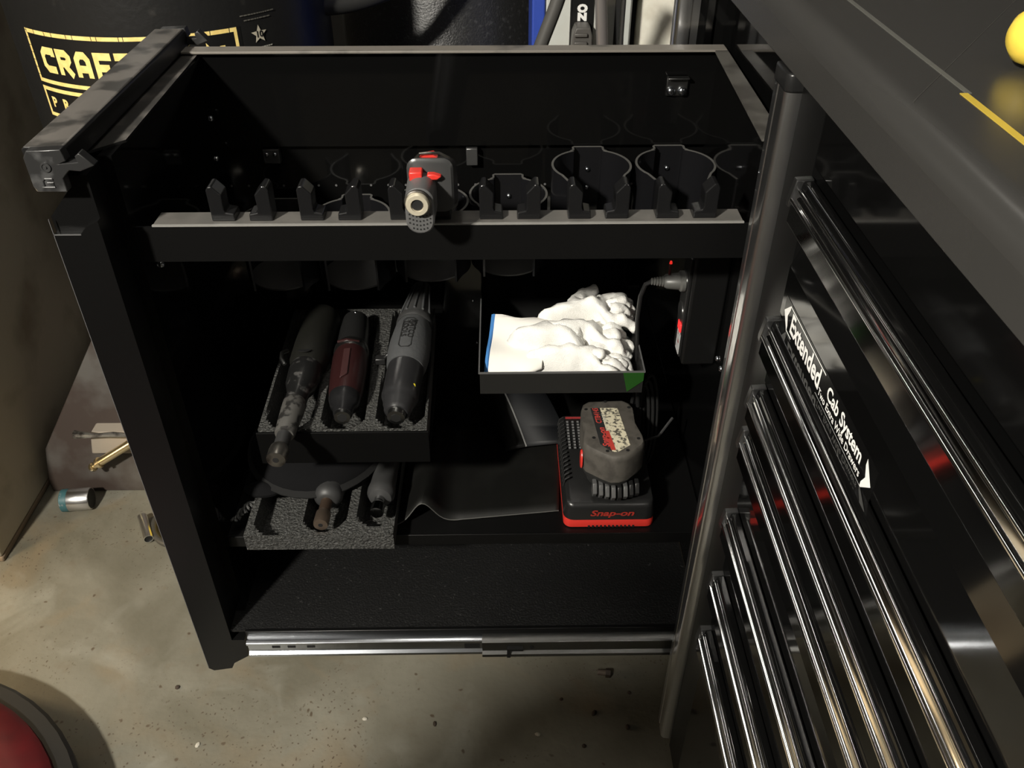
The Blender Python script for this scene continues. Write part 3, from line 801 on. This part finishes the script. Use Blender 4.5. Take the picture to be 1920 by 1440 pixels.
# battery pack, standing upside down in the charger
bp_ = thing('battery_pack', 'worn grey-brown cordless tool battery seated in the charger', 'battery', (-.09, .11, .491))
outl = [(-.122, .148), (-.119, .158), (-.112, .164), (-.068, .166), (-.060, .160), (-.056, .150), (-.0565, .120), (-.0505, .095), (-.0505, .084), (-.054, .078), (-.072, .060), (-.082, .056), (-.092, .056), (-.102, .062), (-.120, .076), (-.124, .084), (-.1225, .100), (-.120, .112), (-.1235, .125)]
cxm = sum(p[0] for p in outl) / len(outl); cym = .108
b = MB(); rings = []
for z, g in ((.520, 1.0), (.552, 1.0), (.5575, .985), (.5595, .95), (.5600, .90)):
    rings.append([(cxm + (x - cxm) * g, cym + (y - cym) * g, z) for x, y in outl])
b.loft(rings); sh = b.build('shell', BATT, bp_, True)
b = MB(); rings = []
for z, g, dy in ((.4905, .74, .004), (.500, .80, .002), (.512, .93, 0), (.5205, .985, 0), (.5215, .97, 0)):
    rings.append([(cxm + (x - cxm) * g, cym + dy + (y - cym) * g, z) for x, y in outl])
b.loft(rings); b.build('lower_shell', mat('battery_lower', (.022, .022, .021), .55), bp_, True)
# ribs of the clip at the nose
for k in range(8):
    x = -.112 + k * .0073; dy = .0022 * abs(k - 3.5) ** 1.3 * .7
    b = MB(); b.prism([(.0475 + dy, .502), (.0550 + dy, .512), (.064 + dy, .512), (.064 + dy, .4915), (.054 + dy, .4915)], x, x + .0052, 'x'); b.build('clip_rib', mat('rib_grey', (.085, .085, .085), .35) if k in (0, 1, 2, 3, 5) else PLAS, bp_, False, .0008)
b = MB(); b.lathe([(0, .0118), (.0016, .0112), (.002, .0095)], Matrix.Translation((-.1243, .087, .531)) @ Matrix.Rotation(-math.pi / 2, 4, 'Y'), 20, sx=1.15, sy=.75); b.build('release_button', RED, bp_, True)
for x, y in ((-.116, .146), (-.062, .149), (-.0905, .161), (-.111, .092), (-.0575, .090), (-.097, .068), (-.073, .069)):
    b = MB(); b.lathe([(0, .0022), (.0003, .0022)], Matrix.Translation((x, y, .5600)), 10); b.build('screw_hole', MATTE, bp_)
zt = .5603
Q = lambda a, c: (-.088 + a, .108 + c, zt)
b = MB(); b.add([(-.1105, .148, zt), (-.0985, .148, zt), (-.0915, .066, zt), (-.1045, .080, zt)], [(0, 1, 2, 3)]); b.build('label_dark', mat('label_black', (.02, .02, .02), .5), bp_, fix=False)
b = MB(); b.add([(-.0985, .148, zt), (-.0765, .148, zt), (-.0690, .078, zt), (-.0845, .066, zt), (-.0915, .066, zt)], [(0, 1, 2, 3, 4)])
b.build('label_light', mat('worn_label', (.62, .57, .42), .6, 0, (260, (.08, .075, .06), .50, .60, 3)), bp_, fix=False)
b = MB(); b.add([(-.0968, .104, zt + .0003), (-.0918, .104, zt + .0003), (-.0870, .0690, zt + .0003), (-.0925, .0690, zt + .0003)], [(0, 1, 2, 3)]); b.build('label_red', mat('label_red', (.42, .04, .03), .6), bp_, fix=False)
RT = mat('label_red_text', (.50, .05, .04), .6)
lettering('Snap-on', .0108, lambda x, y: (-.0985 - y - x * .10, .0925 + x, zt + .0003), RT, bp_, .0003, name='label_lettering', shear=.2)
lettering('CTB4145', .0095, lambda x, y: (-.1030 - y - x * .10, .133 + x, zt + .0003), RT, bp_, .0002, name='label_lettering', sx=.8)
lettering('14.4 V', .0070, lambda x, y: (-.0950 - y - x * .10, .128 + x, zt + .0003), WHITED, bp_, .0001, name='label_lettering', sx=.9)

# ------------------------------------------------------------------ gloves in the bin
def glove(label, wrist, ang, tilt, curl, spread, scale=1., cuff=False, thumb=1, lift=0.):
    """knit glove lying flat: skinned palm, five fingers, ribbed cuff"""
    vts = []; eds = []; rad = []
    def av(p, r): vts.append(p); rad.append(r); return len(vts) - 1
    c0 = av(((-.030 if cuff else -.055), 0, .0), (.036, .013)); c1 = av(((-.012 if cuff else -.02), 0, .002), (.034 if cuff else .030, .012)); pm = av((.02, 0, .005), (.033, .013)); kn = av((.050, 0, .005), (.033, .012))
    eds += [(c0, c1), (c1, pm), (pm, kn)]
    for k, (yy, L) in enumerate(((.026, .058), (.009, .068), (-.009, .064), (-.026, .050))):
        pr = kn; px, pz = .050, .004
        aa = math.radians(spread * (yy / .026)); hx = curl * (.8 + .4 * ((k * 7) % 3) / 2)
        pitch = 0.
        base = av((.058, yy, .004), (.0105, .0095)); eds.append((kn, base)); pr = base
        x, y, z = .058, yy, .004
        for s_ in range(3):
            pitch += hx; dl = L / 3
            x += dl * math.cos(aa) * math.cos(pitch); y += dl * math.sin(aa); z += dl * math.sin(pitch) * (1 if s_ < 1 else -1.1)
            q = av((x, y, z), (.0098 - .001 * s_, .0092 - .001 * s_)); eds.append((pr, q)); pr = q
    tb = av((.012, thumb * .034, .004), (.012, .011)); eds.append((pm, tb))
    q = av((.034, thumb * .050, .006), (.0105, .010)); eds.append((tb, q)); q2 = av((.056, thumb * .054, .004), (.009, .009)); eds.append((q, q2))
    me = bpy.data.meshes.new('knit_shell'); me.from_pydata([Vector(p) * scale for p in vts], eds, []); me.materials.append(GLOVE)
    o = bpy.data.objects.new('knit_glove', me); COL.objects.link(o)
    sk = o.modifiers.new('skin', 'SKIN'); sk.use_smooth_shade = True
    for i, sv in enumerate(me.skin_vertices[0].data): sv.radius = (rad[i][1] * scale, rad[i][0] * scale); sv.use_root = (i == pm)
    ss = o.modifiers.new('sub', 'SUBSURF'); ss.levels = 2; ss.render_levels = 2
    tx = bpy.data.textures.new('knit_wrinkle', 'CLOUDS'); tx.noise_scale = .017
    dm = o.modifiers.new('wrinkle', 'DISPLACE'); dm.texture = tx; dm.strength = .014; dm.mid_level = .5; dm.texture_coords = 'GLOBAL'
    o.location = wrist; o.rotation_euler = (tilt[0], tilt[1], math.radians(ang))
    tag(o, label, 'glove', 'white knit gloves in the bin')
    return o


g1 = glove('white knit glove with blue cuff hem lying at left in the bin', (-.182, .162, .640), 0, (.10, -.02), .14, 4, 1.0, True, 1)
# ribbed cuff with blue hem (parts of the first glove)
b = MB(); n = 40
def cuff_ring(x, w, h, cz):
    return [(x - .005 * math.cos(2 * math.pi * i / n) * -1, .160 + (w + .003 * math.sin(x * 130)) * math.cos(2 * math.pi * i / n), cz + h * math.sin(2 * math.pi * i / n) + (.0008 if i % 2 else 0) + .011 * math.cos(2 * math.pi * i / n) + .0035 * math.sin(4.2 * math.cos(2 * math.pi * i / n) + x * 40)) for i in range(n)]
rings = [cuff_ring(-.233 + .008 * k, .051 - .0018 * k, .0062 + .0006 * k, .643 + .0006 * k) for k in range(9)]
b.loft(rings); o = b.build('cuff', mat('ribbed_knit_cotton', (.80, .78, .73), .9), g1, True)
b = MB(); rings = [cuff_ring(-.2372, .0500, .0042, .6428), cuff_ring(-.2375, .0520, .0062, .6428), cuff_ring(-.2345, .0522, .0064, .6430), cuff_ring(-.2330, .0505, .0046, .643)]
b.loft(rings, cap=False); o = b.build('cuff_hem', BLUE, g1, True)
glove('white knit glove bunched at the near right corner of the bin', (-.150, .136, .636), -4, (-.1, .0), .34, 5, .78, False, 1)
glove('white knit glove with curled fingers across the middle of the bin', (-.148, .172, .648), 4, (.0, .03), .45, 8, .80, False, -1)
glove('white knit glove heaped against the far right corner of the bin', (-.136, .206, .654), 8, (.12, -.10), .38, 6, .80, False, 1)
glove('white knit glove squeezed at the bottom right under the other gloves', (-.135, .195, .622), -8, (.2, .1), .3, 6, .74, False, 1)

# ------------------------------------------------------------------ power strip and leads
pw = thing('power_strip', 'black power strip mounted upright on the right wall of the rack', 'power strip', (0, .15, .62))
b = MB(); b.box(-.010, .0298, .128, .170, .640, .785); b.build('strip_body', mat('strip_black', (.005, .005, .005), .4, spec=.3), pw, False, .003)
b = MB(); b.box(-.0135, -.0098, .134, .164, .648, .778); b.build('socket_face', PLAS, pw, False, .001)
for z in (.742, .702): 
    b = MB(); b.lathe([(0, .0125), (.0012, .0120)], Matrix.Translation((-.0135, .149, z)) @ Matrix.Rotation(-math.pi / 2, 4, 'Y'), 18); b.build('socket', mat('socket_black', (.02, .02, .02), .3), pw, True)
b = MB(); b.box(-.0144, -.0136, .134, .150, .652, .679); b.build('rating_label', mat('rating_print', (.45, .46, .46), .5, 0, (160, (.25, .05, .05), .55, .62)), pw)
b = MB(); b.box(-.0155, -.0132, .135, .149, .681, .692); b.build('rocker_switch', mat_emit('lit_red_switch', (.9, .03, .03), .6), pw, False, .001)
pl = thing('power_plug', 'grey-black plug with cord pushed into the power strip', 'plug', (-.045, .149, .742))
M = Matrix.Translation((-.0148, .149, .742)) @ Matrix.Rotation(-math.pi / 2, 4, 'Y')
b = MB(); b.lathe([(0, .013), (.004, .013), (.006, .0105), (.020, .0090), (.023, .0065)], M, 4 * 4, sx=.9, sy=1.05); b.build('plug_body', mat('plug_grey', (.085, .085, .08), .4), pl, True)
b = MB()
for k in range(5): b.lathe([(.023 + k * .003, .0058 - k * .0005), (.0245 + k * .003, .0062 - k * .0005), (.0255 + k * .003, .0050 - k * .0005)], M, 12)
b.build('strain_relief', MATS['plug_grey'], pl, True)
b = MB(); b.tube([(-.051, .149, .742), (-.058, .149, .738), (-.062, .150, .722), (-.0625, .152, .69), (-.058, .155, .64), (-.052, .160, .58), (-.048, .164, .55)], .0026, 8); b.build('cord', PLAS, pl, True)
b = MB(); b.lathe([(0, .0018), (.003, .0012)], Matrix.Translation((-.032, .150, .764)), 8); b.build('indicator', mat_emit('red_led', (.9, .03, .02), .8), pl)
b = MB(); b.tube([(-.032, .15, .750), (-.032, .15, .764)], .0016, 6); b.build('indicator_stem', mat('dark_red_stem', (.10, .01, .01), .5), pl)
cc = thing('cable_coil', 'black charger cable folded into a tied bundle hanging at the right wall', 'cable', (-.03, .16, .4455))
for k in range(5):
    w = .010 + .0018 * k; x = -.040 + .0048 * (k - 2); dy = .004 * math.sin(k * 2)
    b = MB(); b.tube([(x + w * .6 * math.sin(tt * math.pi / 12), .168 + dy + .016 * math.cos(tt * math.pi / 12) * (.6 + .1 * k), .520 + (.045 + .004 * k) * math.cos(tt * math.pi / 12)) for tt in range(25)], .0023, 8, False); b.build('loop', PLAS, cc, True)
b = MB(); b.tube([(-.058, .160, .515), (-.040, .146, .507), (-.020, .150, .511), (0.0, .17, .525)], .0018, 6); b.build('tie', mat('grey_tie', (.03, .03, .03), .4), cc, True)
b = MB(); b.tube([(-.035, .165, .476), (-.030, .16, .455), (-.03, .18, .449), (-.045, .205, .449), (-.06, .214, .452)], .0023, 8); b.build('lead', PLAS, cc, True)

# ------------------------------------------------------------------ air tank behind
AX, AY, AR = -.755, .83, .25
tk = thing('air_tank', 'tall black compressor tank with yellow lettered label behind the rack', 'air tank', (AX, AY, 0))
b = MB(); b.lathe([(.26, .02), (.27, .12), (.30, .20), (.35, .243), (.40, AR), (1.45, AR), (1.52, .23), (1.57, .12), (1.58, .02)], Matrix.Translation((AX, AY, 0)), 64); b.build('tank_shell', TANK, tk, True)
# splayed base frame
b = MB()
def quadring(h, x0, x1, y0, y1): return [(x0, y0, h), (x1, y0, h), (x1, y1, h), (x0, y1, h)]
b.loft([quadring(0, -1.135, -.56, .585, 1.07), quadring(.035, -1.135, -.56, .585, 1.07), quadring(.10, -1.125, -.565, .60, 1.06), quadring(.33, -.985, -.58, .66, 1.02)]); b.build('base', RUST, tk, False, .003)
b = MB(); b.prism([(-1.028, .10), (-1.015, .155), (-.93, .155), (-.93, .10)], .585, .62, 'y'); b.build('foot_block', CARD, tk, False, .004)
pv = None
b = MB(); b.tube([(-.93, .575, .142), (-1.004, .565, .098)], .0085, 10); pv = b.build('drain_valve', BRASS, tk, True)
b = MB(); M = axisM((-1.004, .565, .098), (-1.034, .560, .078)); b.lathe([(0, .011), (.006, .011), (.007, .006), (.016, .006), (.017, .009), (.022, .009), (.026, .006)], M, 12); b.build('valve_nozzle', BRASS, pv, True)
b = MB(); b.tube([(-.93, .57, .160), (-.96, .565, .167), (-.99, .56, .170), (-1.03, .56, .173)], [.004, .006, .004, .008], 8); b.build('valve_handle', STEEL, pv, True)

def cylP(s, z, r=AR + .0012):
    a = s / AR; return (AX + r * math.sin(a), AY - r * math.cos(a), z)


def deg(d): return math.radians(d) * AR


def cyl_rect(b, s0, s1, z0, z1, r=AR + .0010, slant=0.):
    n = max(1, int((s1 - s0) / .006)); v = []; f = []
    for i in range(n + 1):
        s = s0 + (s1 - s0) * i / n; v += [cylP(s, z0, r), cylP(s, z1, r)]
    for i in range(n): f.append((2 * i, 2 * i + 2, 2 * i + 3, 2 * i + 1))
    b.add(v, f)


b = MB(); cyl_rect(b, deg(-38.6), deg(38.6), .760, .889, AR + .0004); o = b.build('label_ground', mat('label_black_ground', (.008, .008, .008), .4), tk, True, fix=False)
b = MB(); w = .0058; sL, sR = deg(-38.6), deg(37.2)
cyl_rect(b, sL, sR, .889 - w, .889); cyl_rect(b, sL, sR, .812, .812 + w); cyl_rect(b, sL, sL + w * .85, .812, .889); cyl_rect(b, sR - w * .85, sR, .812, .889)
cyl_rect(b, sL, sR, .806 - w, .806); cyl_rect(b, sL, sR, .760, .760 + w); cyl_rect(b, sL, sL + w * .85, .760, .806); cyl_rect(b, sR - w * .85, sR, .760, .806)
b.build('label_border', YEL, tk, fix=False)
b = MB()
for k in range(17):
    s = sL + .004 + (sR - sL) * (k + .35 * math.sin(k * 3.3)) / 17; cyl_rect(b, s, s + .0007, .882, .8895, AR + .0015)
    if k < 7: z = .886 - k * .0105; cyl_rect(b, sL - .0005, sL + .0055, z, z + .0007, AR + .0015)
b.build('label_cracks', MATTE, tk, fix=False)
GL = {'C': [[(.95, .66), (.95, .86), (.36, .86), (.16, .70), (.16, .30), (.36, .14), (.98, .14)]],
      'R': [[(.16, 0), (.16, .86), (.66, .86), (.84, .72), (.84, .62), (.66, .46), (.16, .46)], [(.45, .46), (.92, 0)]],
      'A': [[(.16, 0), (.16, .68), (.34, .86), (.66, .86), (.84, .68), (.84, 0)], [(.16, .33), (.84, .33)]],
      'F': [[(.16, 0), (.16, .86), (1, .86)], [(.16, .42), (.84, .42)]],
      'T': [[(0, .86), (1, .86)], [(.5, 0), (.5, .8)]],
      'S': [[(.98, .86), (.34, .86), (.16, .74), (.16, .62), (.34, .5), (.66, .5), (.84, .38), (.84, .26), (.66, .14), (.02, .14)]],
      'M': [[(.13, 0), (.13, .84), (.5, .38), (.87, .84), (.87, 0)]],
      'N': [[(.15, 0), (.15, .84), (.85, .16), (.85, 1)]]}
for i, c in enumerate('CRAFTSMAN'):
    b = MB(); s0 = deg(-30 + 7.42 * i) - .0135
    wd, ht_ = .027, .037
    for pl_ in GL[c]:
        b.strip(pl_, .29, lambda x, z: cylP(s0 + x * wd, .830 + z * ht_, AR + .0014))
    b.build('label_letter', YEL, tk, fix=False)
for i, c in enumerate('PROFESSIONAL'):
    lettering(c, .021, lambda x, y: cylP(deg(-33.8 + 6.0 * i) + x, .783 + y, AR + .0016), YEL, tk, .0008, name='label_lettering')
# star badge at the right of the label
b = MB(); pts = []
for k in range(10):
    a_ = math.radians(90 + 36 * k); r = .0135 if k % 2 == 0 else .0058; pts.append(cylP(deg(45) + r * math.cos(a_), .873 + r * math.sin(a_), AR + .0016))
b.add(pts + [cylP(deg(45), .873, AR + .0016)], [(k, (k + 1) % 10, 10) for k in range(10)]); b.build('star_badge', mat('badge_cream', (.52, .48, .38), .5), tk, fix=False)
lettering('10', .0125, lambda x, y: cylP(deg(45) + x, .873 + y, AR + .0022), MATTE, tk, .0003, name='badge_number')
for k, (z, hw, m_) in enumerate(((.8535, .020, WHITED), (.8490, .022, WHITED), (.8445, .020, WHITED), (.8400, .014, WHITED), (.8945, .021, mat('faint_print', (.12, .115, .10), .6)), (.9015, .026, MATS['faint_print']))):
    b = MB(); s = deg(45) - hw
    while s < deg(45) + hw:
        l_ = random.uniform(.002, .006); cyl_rect(b, s, s + l_, z, z + .0017, AR + .0014); s += l_ + .0009
    b.build('fine_print', m_, tk, fix=False)

# second black drum behind, hoses
dr = thing('black_drum', 'plain black drum standing behind the rack right of the lettered tank', 'drum', (-.335, 1.33, 0))
b = MB(); b.lathe([(0, .22), (.01, .23), (.5, .23), (.51, .236), (.52, .23), (1.3, .23), (1.36, .2), (1.38, .05)], Matrix.Translation((-.335, 1.33, 0)), 48); b.build('drum_shell', mat('drum_black', (.018, .018, .018), .38, 0, (120, (.045, .045, .045), .55, .72), (260, .25)), dr, True)
b = MB(); b.lathe([(1.376, .05), (1.40, .05), (1.405, .03)], Matrix.Translation((-.335, 1.33, 0)), 20); b.build('drum_cap', PLAS, dr, True)


def catmull(P, n=8):
    P = [Vector(p) for p in P]; P = [P[0] * 2 - P[1]] + P + [P[-1] * 2 - P[-2]]; out = []
    for i in range(1, len(P) - 2):
        for k in range(n):
            t = k / n; a, b_, c, d = P[i - 1:i + 3]
            out.append(.5 * ((2 * b_) + (c - a) * t + (2 * a - 5 * b_ + 4 * c - d) * t * t + (3 * b_ - a - 3 * c + d) * t ** 3))
    return out + [P[-2]]


hs = thing('air_hose', 'thick black hose sagging from the lettered tank across to the drum', 'hose', (-.45, .85, .86))
b = MB(); b.tube(catmull([(-.66, .62, 1.02), (-.60, .66, .935), (-.53, .80, .875), (-.44, .88, .868), (-.36, .95, .895), (-.30, .99, .96), (-.29, 1.0, 1.05)]), .014, 12); b.build('hose_tube', mat('hose_dark', (.028, .028, .027), .5), hs, True)
b = MB(); b.lathe([(0, .017), (.04, .017)], axisM((-.66, .62, 1.02), (-.68, .60, 1.06)), 12); b.build('hose_fitting', DGREY, hs, True)
h2 = thing('power_cable', 'thick dark grey cable slanting down in front of the blue edged machine', 'cable', (-.20, .62, 0))
b = MB(); b.tube(catmull([(-.120, .60, .985), (-.140, .60, .924), (-.164, .60, .859), (-.175, .60, .816), (-.185, .60, .60), (-.19, .60, .3), (-.20, .62, .012)]), .0100, 12); b.build('cable_sheath', mat('cable_grey', (.07, .068, .064), .5), h2, True)
b = MB(); b.lathe([(0, .012), (.025, .012)], axisM((-.120, .60, .985), (-.108, .60, 1.01)), 12); b.build('cable_gland', PLAS, h2, True)

# pale machine with ON strip
mc = thing('machine_cabinet', 'pale grey machine cabinet with blue edge and black lettered strip', 'machine', (-.06, 1.0, 0))
b = MB(); b.box(-.140, .012, .90, 1.08, 0, 1.25); b.build('machine_body', PALEP, mc, False, .004)
b = MB(); b.box(-.163, -.140, .895, 1.08, 0, 1.25); b.build('blue_edge', BLUEP, mc, False, .003)
b = MB(); b.box(-.0945, -.0560, .896, .900, .55, 1.2); b.build('name_strip', mat('strip_ground', (.008, .008, .008), .35), mc)
b = MB(); b.box(-.0965, -.0945, .894, .900, .55, 1.2); b.build('strip_edge', ZINCD, mc)
for c, z in (('O', .8465), ('N', .8325)):
    lettering(c, .0170, lambda x, y: (-.0755 + x * 1.2, .8952, z + y), WHITE, mc, .0013, name='strip_letter')
b = MB(); b.box(-.018, -.010, .893, .90, .55, 1.2); b.build('door_gap', MATTE, mc)
cn = thing('cable_connector', 'stepped dark grey cable connector hanging in front of the lettered strip', 'connector', (-.072, .87, .74))
b = MB(); b.prism([(-.0945, .700), (-.0945, .790), (-.0935, .813), (-.0885, .826), (-.0640, .826), (-.0600, .813), (-.0600, .700)], .852, .892, 'y'); b.build('connector_body', mat('connector_grey', (.085, .08, .074), .45), cn, False, .002)
for z in (.818, .804, .790, .775):
    b = MB(); b.box(-.0915, -.0690, .846, .853, z - .006, z); b.build('grip_step', MATS['connector_grey'], cn, False, .0015)
b = MB(); b.box(-.0945, -.0690, .842, .853, .750, .766); b.build('grip_step', mat('connector_dark', (.045, .043, .04), .45), cn, False, .0015)
gp = thing('grey_pipe', 'smooth grey pipe running up beside the lettered strip', 'pipe', (-.04, .86, .7))
b = MB(); b.tube([(-.036, .86, .3), (-.0365, .86, .72), (-.0420, .86, .80), (-.0490, .86, .88), (-.055, .86, 1.0)], .0105, 14); b.build('pipe_tube', mat('pipe_grey', (.20, .185, .18), .4, .3), gp, True)
b = MB(); b.lathe([(0, .013), (.03, .013)], axisM((-.036, .86, .66), (-.036, .86, .70)), 14); b.build('pipe_coupling', ZINCD, gp, True)
wr = thing('copper_wires', 'loose twist of copper wire ends beside the dark connector', 'wire', (-.11, .87, .76))
for k in range(6):
    b = MB(); b.tube([(-.1170 + k * .003, .872 + .002 * k, .735), (-.110 + k * .0026, .868, .760 + .006 * (k % 3)), (-.098 + .001 * k, .870, .780 + .004 * (k % 4))], .0014, 5); b.build('wire', BRASS if k % 2 else PALEB, wr, True)
bf = thing('hose_barb', 'tarnished brass fitting with ribbed collar right of the grey pipe', 'fitting', (-.013, .86, .72))
M = Matrix.Translation((-.0085, .862, .700))
b = MB(); b.lathe([(.0, .010), (.03, .010), (.034, .0125), (.046, .0125), (.048, .0105), (.054, .0120), (.064, .0120), (.068, .0085), (.078, .0055)], M, 12); b.build('fitting_body', mat('tarnished_brass', (.42, .38, .26), .4, .9), bf, True)
b = MB(); b.lathe([(.078, .005), (.11, .0035), (.30, .0035)], M, 10); b.build('fitting_stem', DGREY, bf, True)
wc = thing('stained_cabinet', 'stained cream steel cabinet side at the far right behind the rack', 'cabinet', (.09, 1.0, 0))
b = MB(); b.box(.026, .106, .93, 1.3, 0, 1.25); b.build('cabinet_side', CREAM, wc, False, .008)
b = MB(); b.lathe([(0, .016), (.008, .018), (.012, .010)], Matrix.Translation((.028, .93, .878)) @ Matrix.Rotation(math.pi / 2, 4, 'X'), 16); b.build('knob', WHITED, wc, True)
b = MB(); b.box(.0135, .0245, .94, 1.2, 0, 1.2); o = tag(b.build('dark_gap_strip', MATTE, None, False, .002), 'narrow black strip standing in for the dark gap between pale machine and cream cabinet', 'gap filler')  # black strip puts the darkness of the gap into a solid

# ------------------------------------------------------------------ things on the floor
sc = thing('can_cap', 'short chrome can with chipped teal rim lying on the floor by the tank base', 'can', (-1.07, .545, 0))
M = axisM((-1.090, .536, .0225), (-1.026, .543, .0225)) @ Matrix.Scale(.82, 4)
b = MB(); b.lathe([(.012, .0265), (.014, .0272), (.066, .0272), (.068, .0262), (.068, .024), (.030, .024)], M, 28); b.build('can_wall', CHR, sc, True)
b = MB(); b.lathe([(0, .024), (.002, .0275), (.012, .0278), (.017, .0276), (.018, .0272)], M, 28); b.build('can_rim', mat('teal_paint', (.045, .13, .14), .5, 0, (80, (.25, .26, .26), .58, .64)), sc, True)
b = MB(); b.lathe([(.0682, .0238), (.0686, .0236)], M, 28); b.build('can_mouth', MATTE, sc)
st = thing('metal_tube', 'short bright aluminium tube lying on the floor beside the rack front', 'tube', (-.905, .47, 0))
M = axisM((-.924, .500, .012), (-.892, .440, .012))
b = MB(); b.lathe([(0, .0095), (.064, .0095), (.066, .0090), (.066, .0076), (.03, .0076)], M, 20); b.build('tube_wall', mat('aluminium', (.80, .80, .78), .3, 1), st, True)
b = MB(); b.lathe([(.064, .0076), (.0642, .0075)], M, 16); b.build('tube_bore', MATTE, st)
cbl = thing('floor_cable', 'dark cable curving out on the floor behind the rack front', 'cable', (-.87, .47, 0))
b = MB(); b.tube(catmull([(-.87, .545, .008), (-.892, .515, .008), (-.897, .485, .008), (-.885, .455, .008), (-.862, .435, .008), (-.83, .43, .008)]), .0065, 10); b.build('cable_sheath', mat('cable_brown', (.06, .055, .045), .5), cbl, True)
b = MB(); b.lathe([(0, .009), (.02, .009)], axisM((-.87, .545, .0095), (-.86, .56, .0095)), 10); b.build('cable_end', PLAS, cbl, True)
yb = thing('yellow_plug', 'yellow plug body half hidden on the floor behind the rack front', 'plug', (-.86, .49, 0))
b = MB(); b.lathe([(0, .010), (.004, .016), (.03, .017), (.045, .012)], axisM((-.877, .508, .018), (-.850, .465, .018)), 16); b.build('plug_shell', YELP, yb, True)
b = MB(); b.lathe([(.044, .008), (.06, .006)], axisM((-.877, .508, .018), (-.850, .465, .018)), 10); b.build('plug_neck', PLAS, yb, True)
sb = thing('stub_bolt', 'short rusty bolt lying on the floor under the slide', 'bolt', (-.06, .144, 0))
M = axisM((-.068, .146, .0055), (-.046, .143, .0055))
b = MB(); b.lathe([(0, .0048), (.014, .0048)], M, 12); b.build('shank', mat('bolt_brown', (.14, .11, .085), .6), sb, True)
b = MB(); b.lathe([(.013, .0075), (.021, .0075)], M, 6); b.build('head', mat('bolt_dark', (.05, .035, .025), .6), sb)
# larger crumbs of grit, each its own piece
cr_me = []
for k in range(4):
    b = MB(); b.lathe([(0, .002), (.001, .0042), (.0026, .0035), (.0034, .001)], None, 7, True, 1 + .5 * (k % 2), .8 + .25 * k / 3)
    me = b.mesh('grit'); me.materials.append(mat('grit_dark', (.05, .035, .025), .8) if k < 3 else mat('grit_pale', (.5, .47, .4), .8)); cr_me.append(me)
spots = [(-.40, -.045, 1.5, 0), (-.385, -.043, 1.3, 0), (-.545, -.070, 1.9, 1), (-.62, -.13, 1.1, 2), (-.24, -.11, 1.0, 1), (-.10, .02, .9, 2), (-.03, .05, 1.2, 0), (-.17, .04, .8, 3), (-.08, .075, 1.0, 1), (-.02, .11, .8, 2), (-.13, .10, .8, 0), (-.33, .06, .8, 1), (-.44, .07, .7, 3), (-.69, .03, .8, 3), (-.75, .13, 1.0, 2), (-.09, -.03, 1.2, 0), (-.15, -.06, .9, 1), (-.70, -.01, .8, 2)]
for i, (x, y, s, k) in enumerate(spots):
    o = bpy.data.objects.new('grit_crumb', cr_me[k]); COL.objects.link(o); o.location = (x, y, 0); o.scale = (s, s, s); o.rotation_euler = (0, 0, i * 1.3)
    tag(o, ('small pale crumb of grit on the concrete floor' if k == 3 else 'small dark crumb of grit on the concrete floor'), 'debris', 'pale grit crumbs on the floor' if k == 3 else 'dark grit crumbs on the floor')

# ------------------------------------------------------------------ red creeper board at the lower left
CX, CY, CR = -1.127, -.236, .36
rs = thing('mechanic_creeper', 'red padded mechanic creeper with black rim at the lower left corner', 'creeper', (CX, CY, 0))
n = 56
def egg(rr, z): return [(CX + CR * rr * math.cos(2 * math.pi * i / n), CY + CR * rr * math.sin(2 * math.pi * i / n) * (1.0 if math.sin(2 * math.pi * i / n) > 0 else 1.6), z) for i in range(n)]
b = MB(); b.loft([egg(.95, .042), egg(1.0, .046), egg(1.0, .062), egg(.985, .067)]); b.build('rim', PLAS, rs, True)
b = MB(); b.loft([egg(.925, .065), egg(.92, .076), egg(.89, .085), egg(.8, .090), egg(.4, .093), egg(.02, .094)]); b.build('cushion', mat('dark_red_vinyl', (.10, .006, .009), .42, 0, (9, (.03, .005, .006), .45, .7)), rs, True)
for k in range(6):
    a_ = k * 2 * math.pi / 6 + .3; x, y = CX + .28 * math.cos(a_), CY + .28 * math.sin(a_)
    b = MB(); b.lathe([(.03, .010), (.043, .010)], Matrix.Translation((x, y, 0)), 10); lg = b.build('leg', MATTE, rs, True)
    b = MB(); b.lathe([(-.012, .018), (.012, .018)], Matrix.Translation((x, y, .018)) @ Matrix.Rotation(math.pi / 2, 4, 'X'), 14); b.build('caster', PLAS, lg, True)

# ------------------------------------------------------------------ bottle-shaped blocker added out of view to shade the right floor
gc = thing('shade_cylinder', 'tall grey bottle-shaped blocker added out of view to shade the floor', 'shadow caster', (-.90, -1.02, 0))
b = MB(); b.lathe([(0, .11), (.01, .125), (1.28, .125), (1.36, .11), (1.41, .07), (1.43, .045)], Matrix.Translation((-.90, -1.02, 0)), 32); b.build('blocker_shell', mat('blocker_grey', (.10, .10, .10), .5), gc, True)
b = MB(); b.lathe([(1.42, .045), (1.53, .04), (1.54, .02)], Matrix.Translation((-.90, -1.02, 0)), 20); b.build('blocker_cap', ZINCD, gc, True)
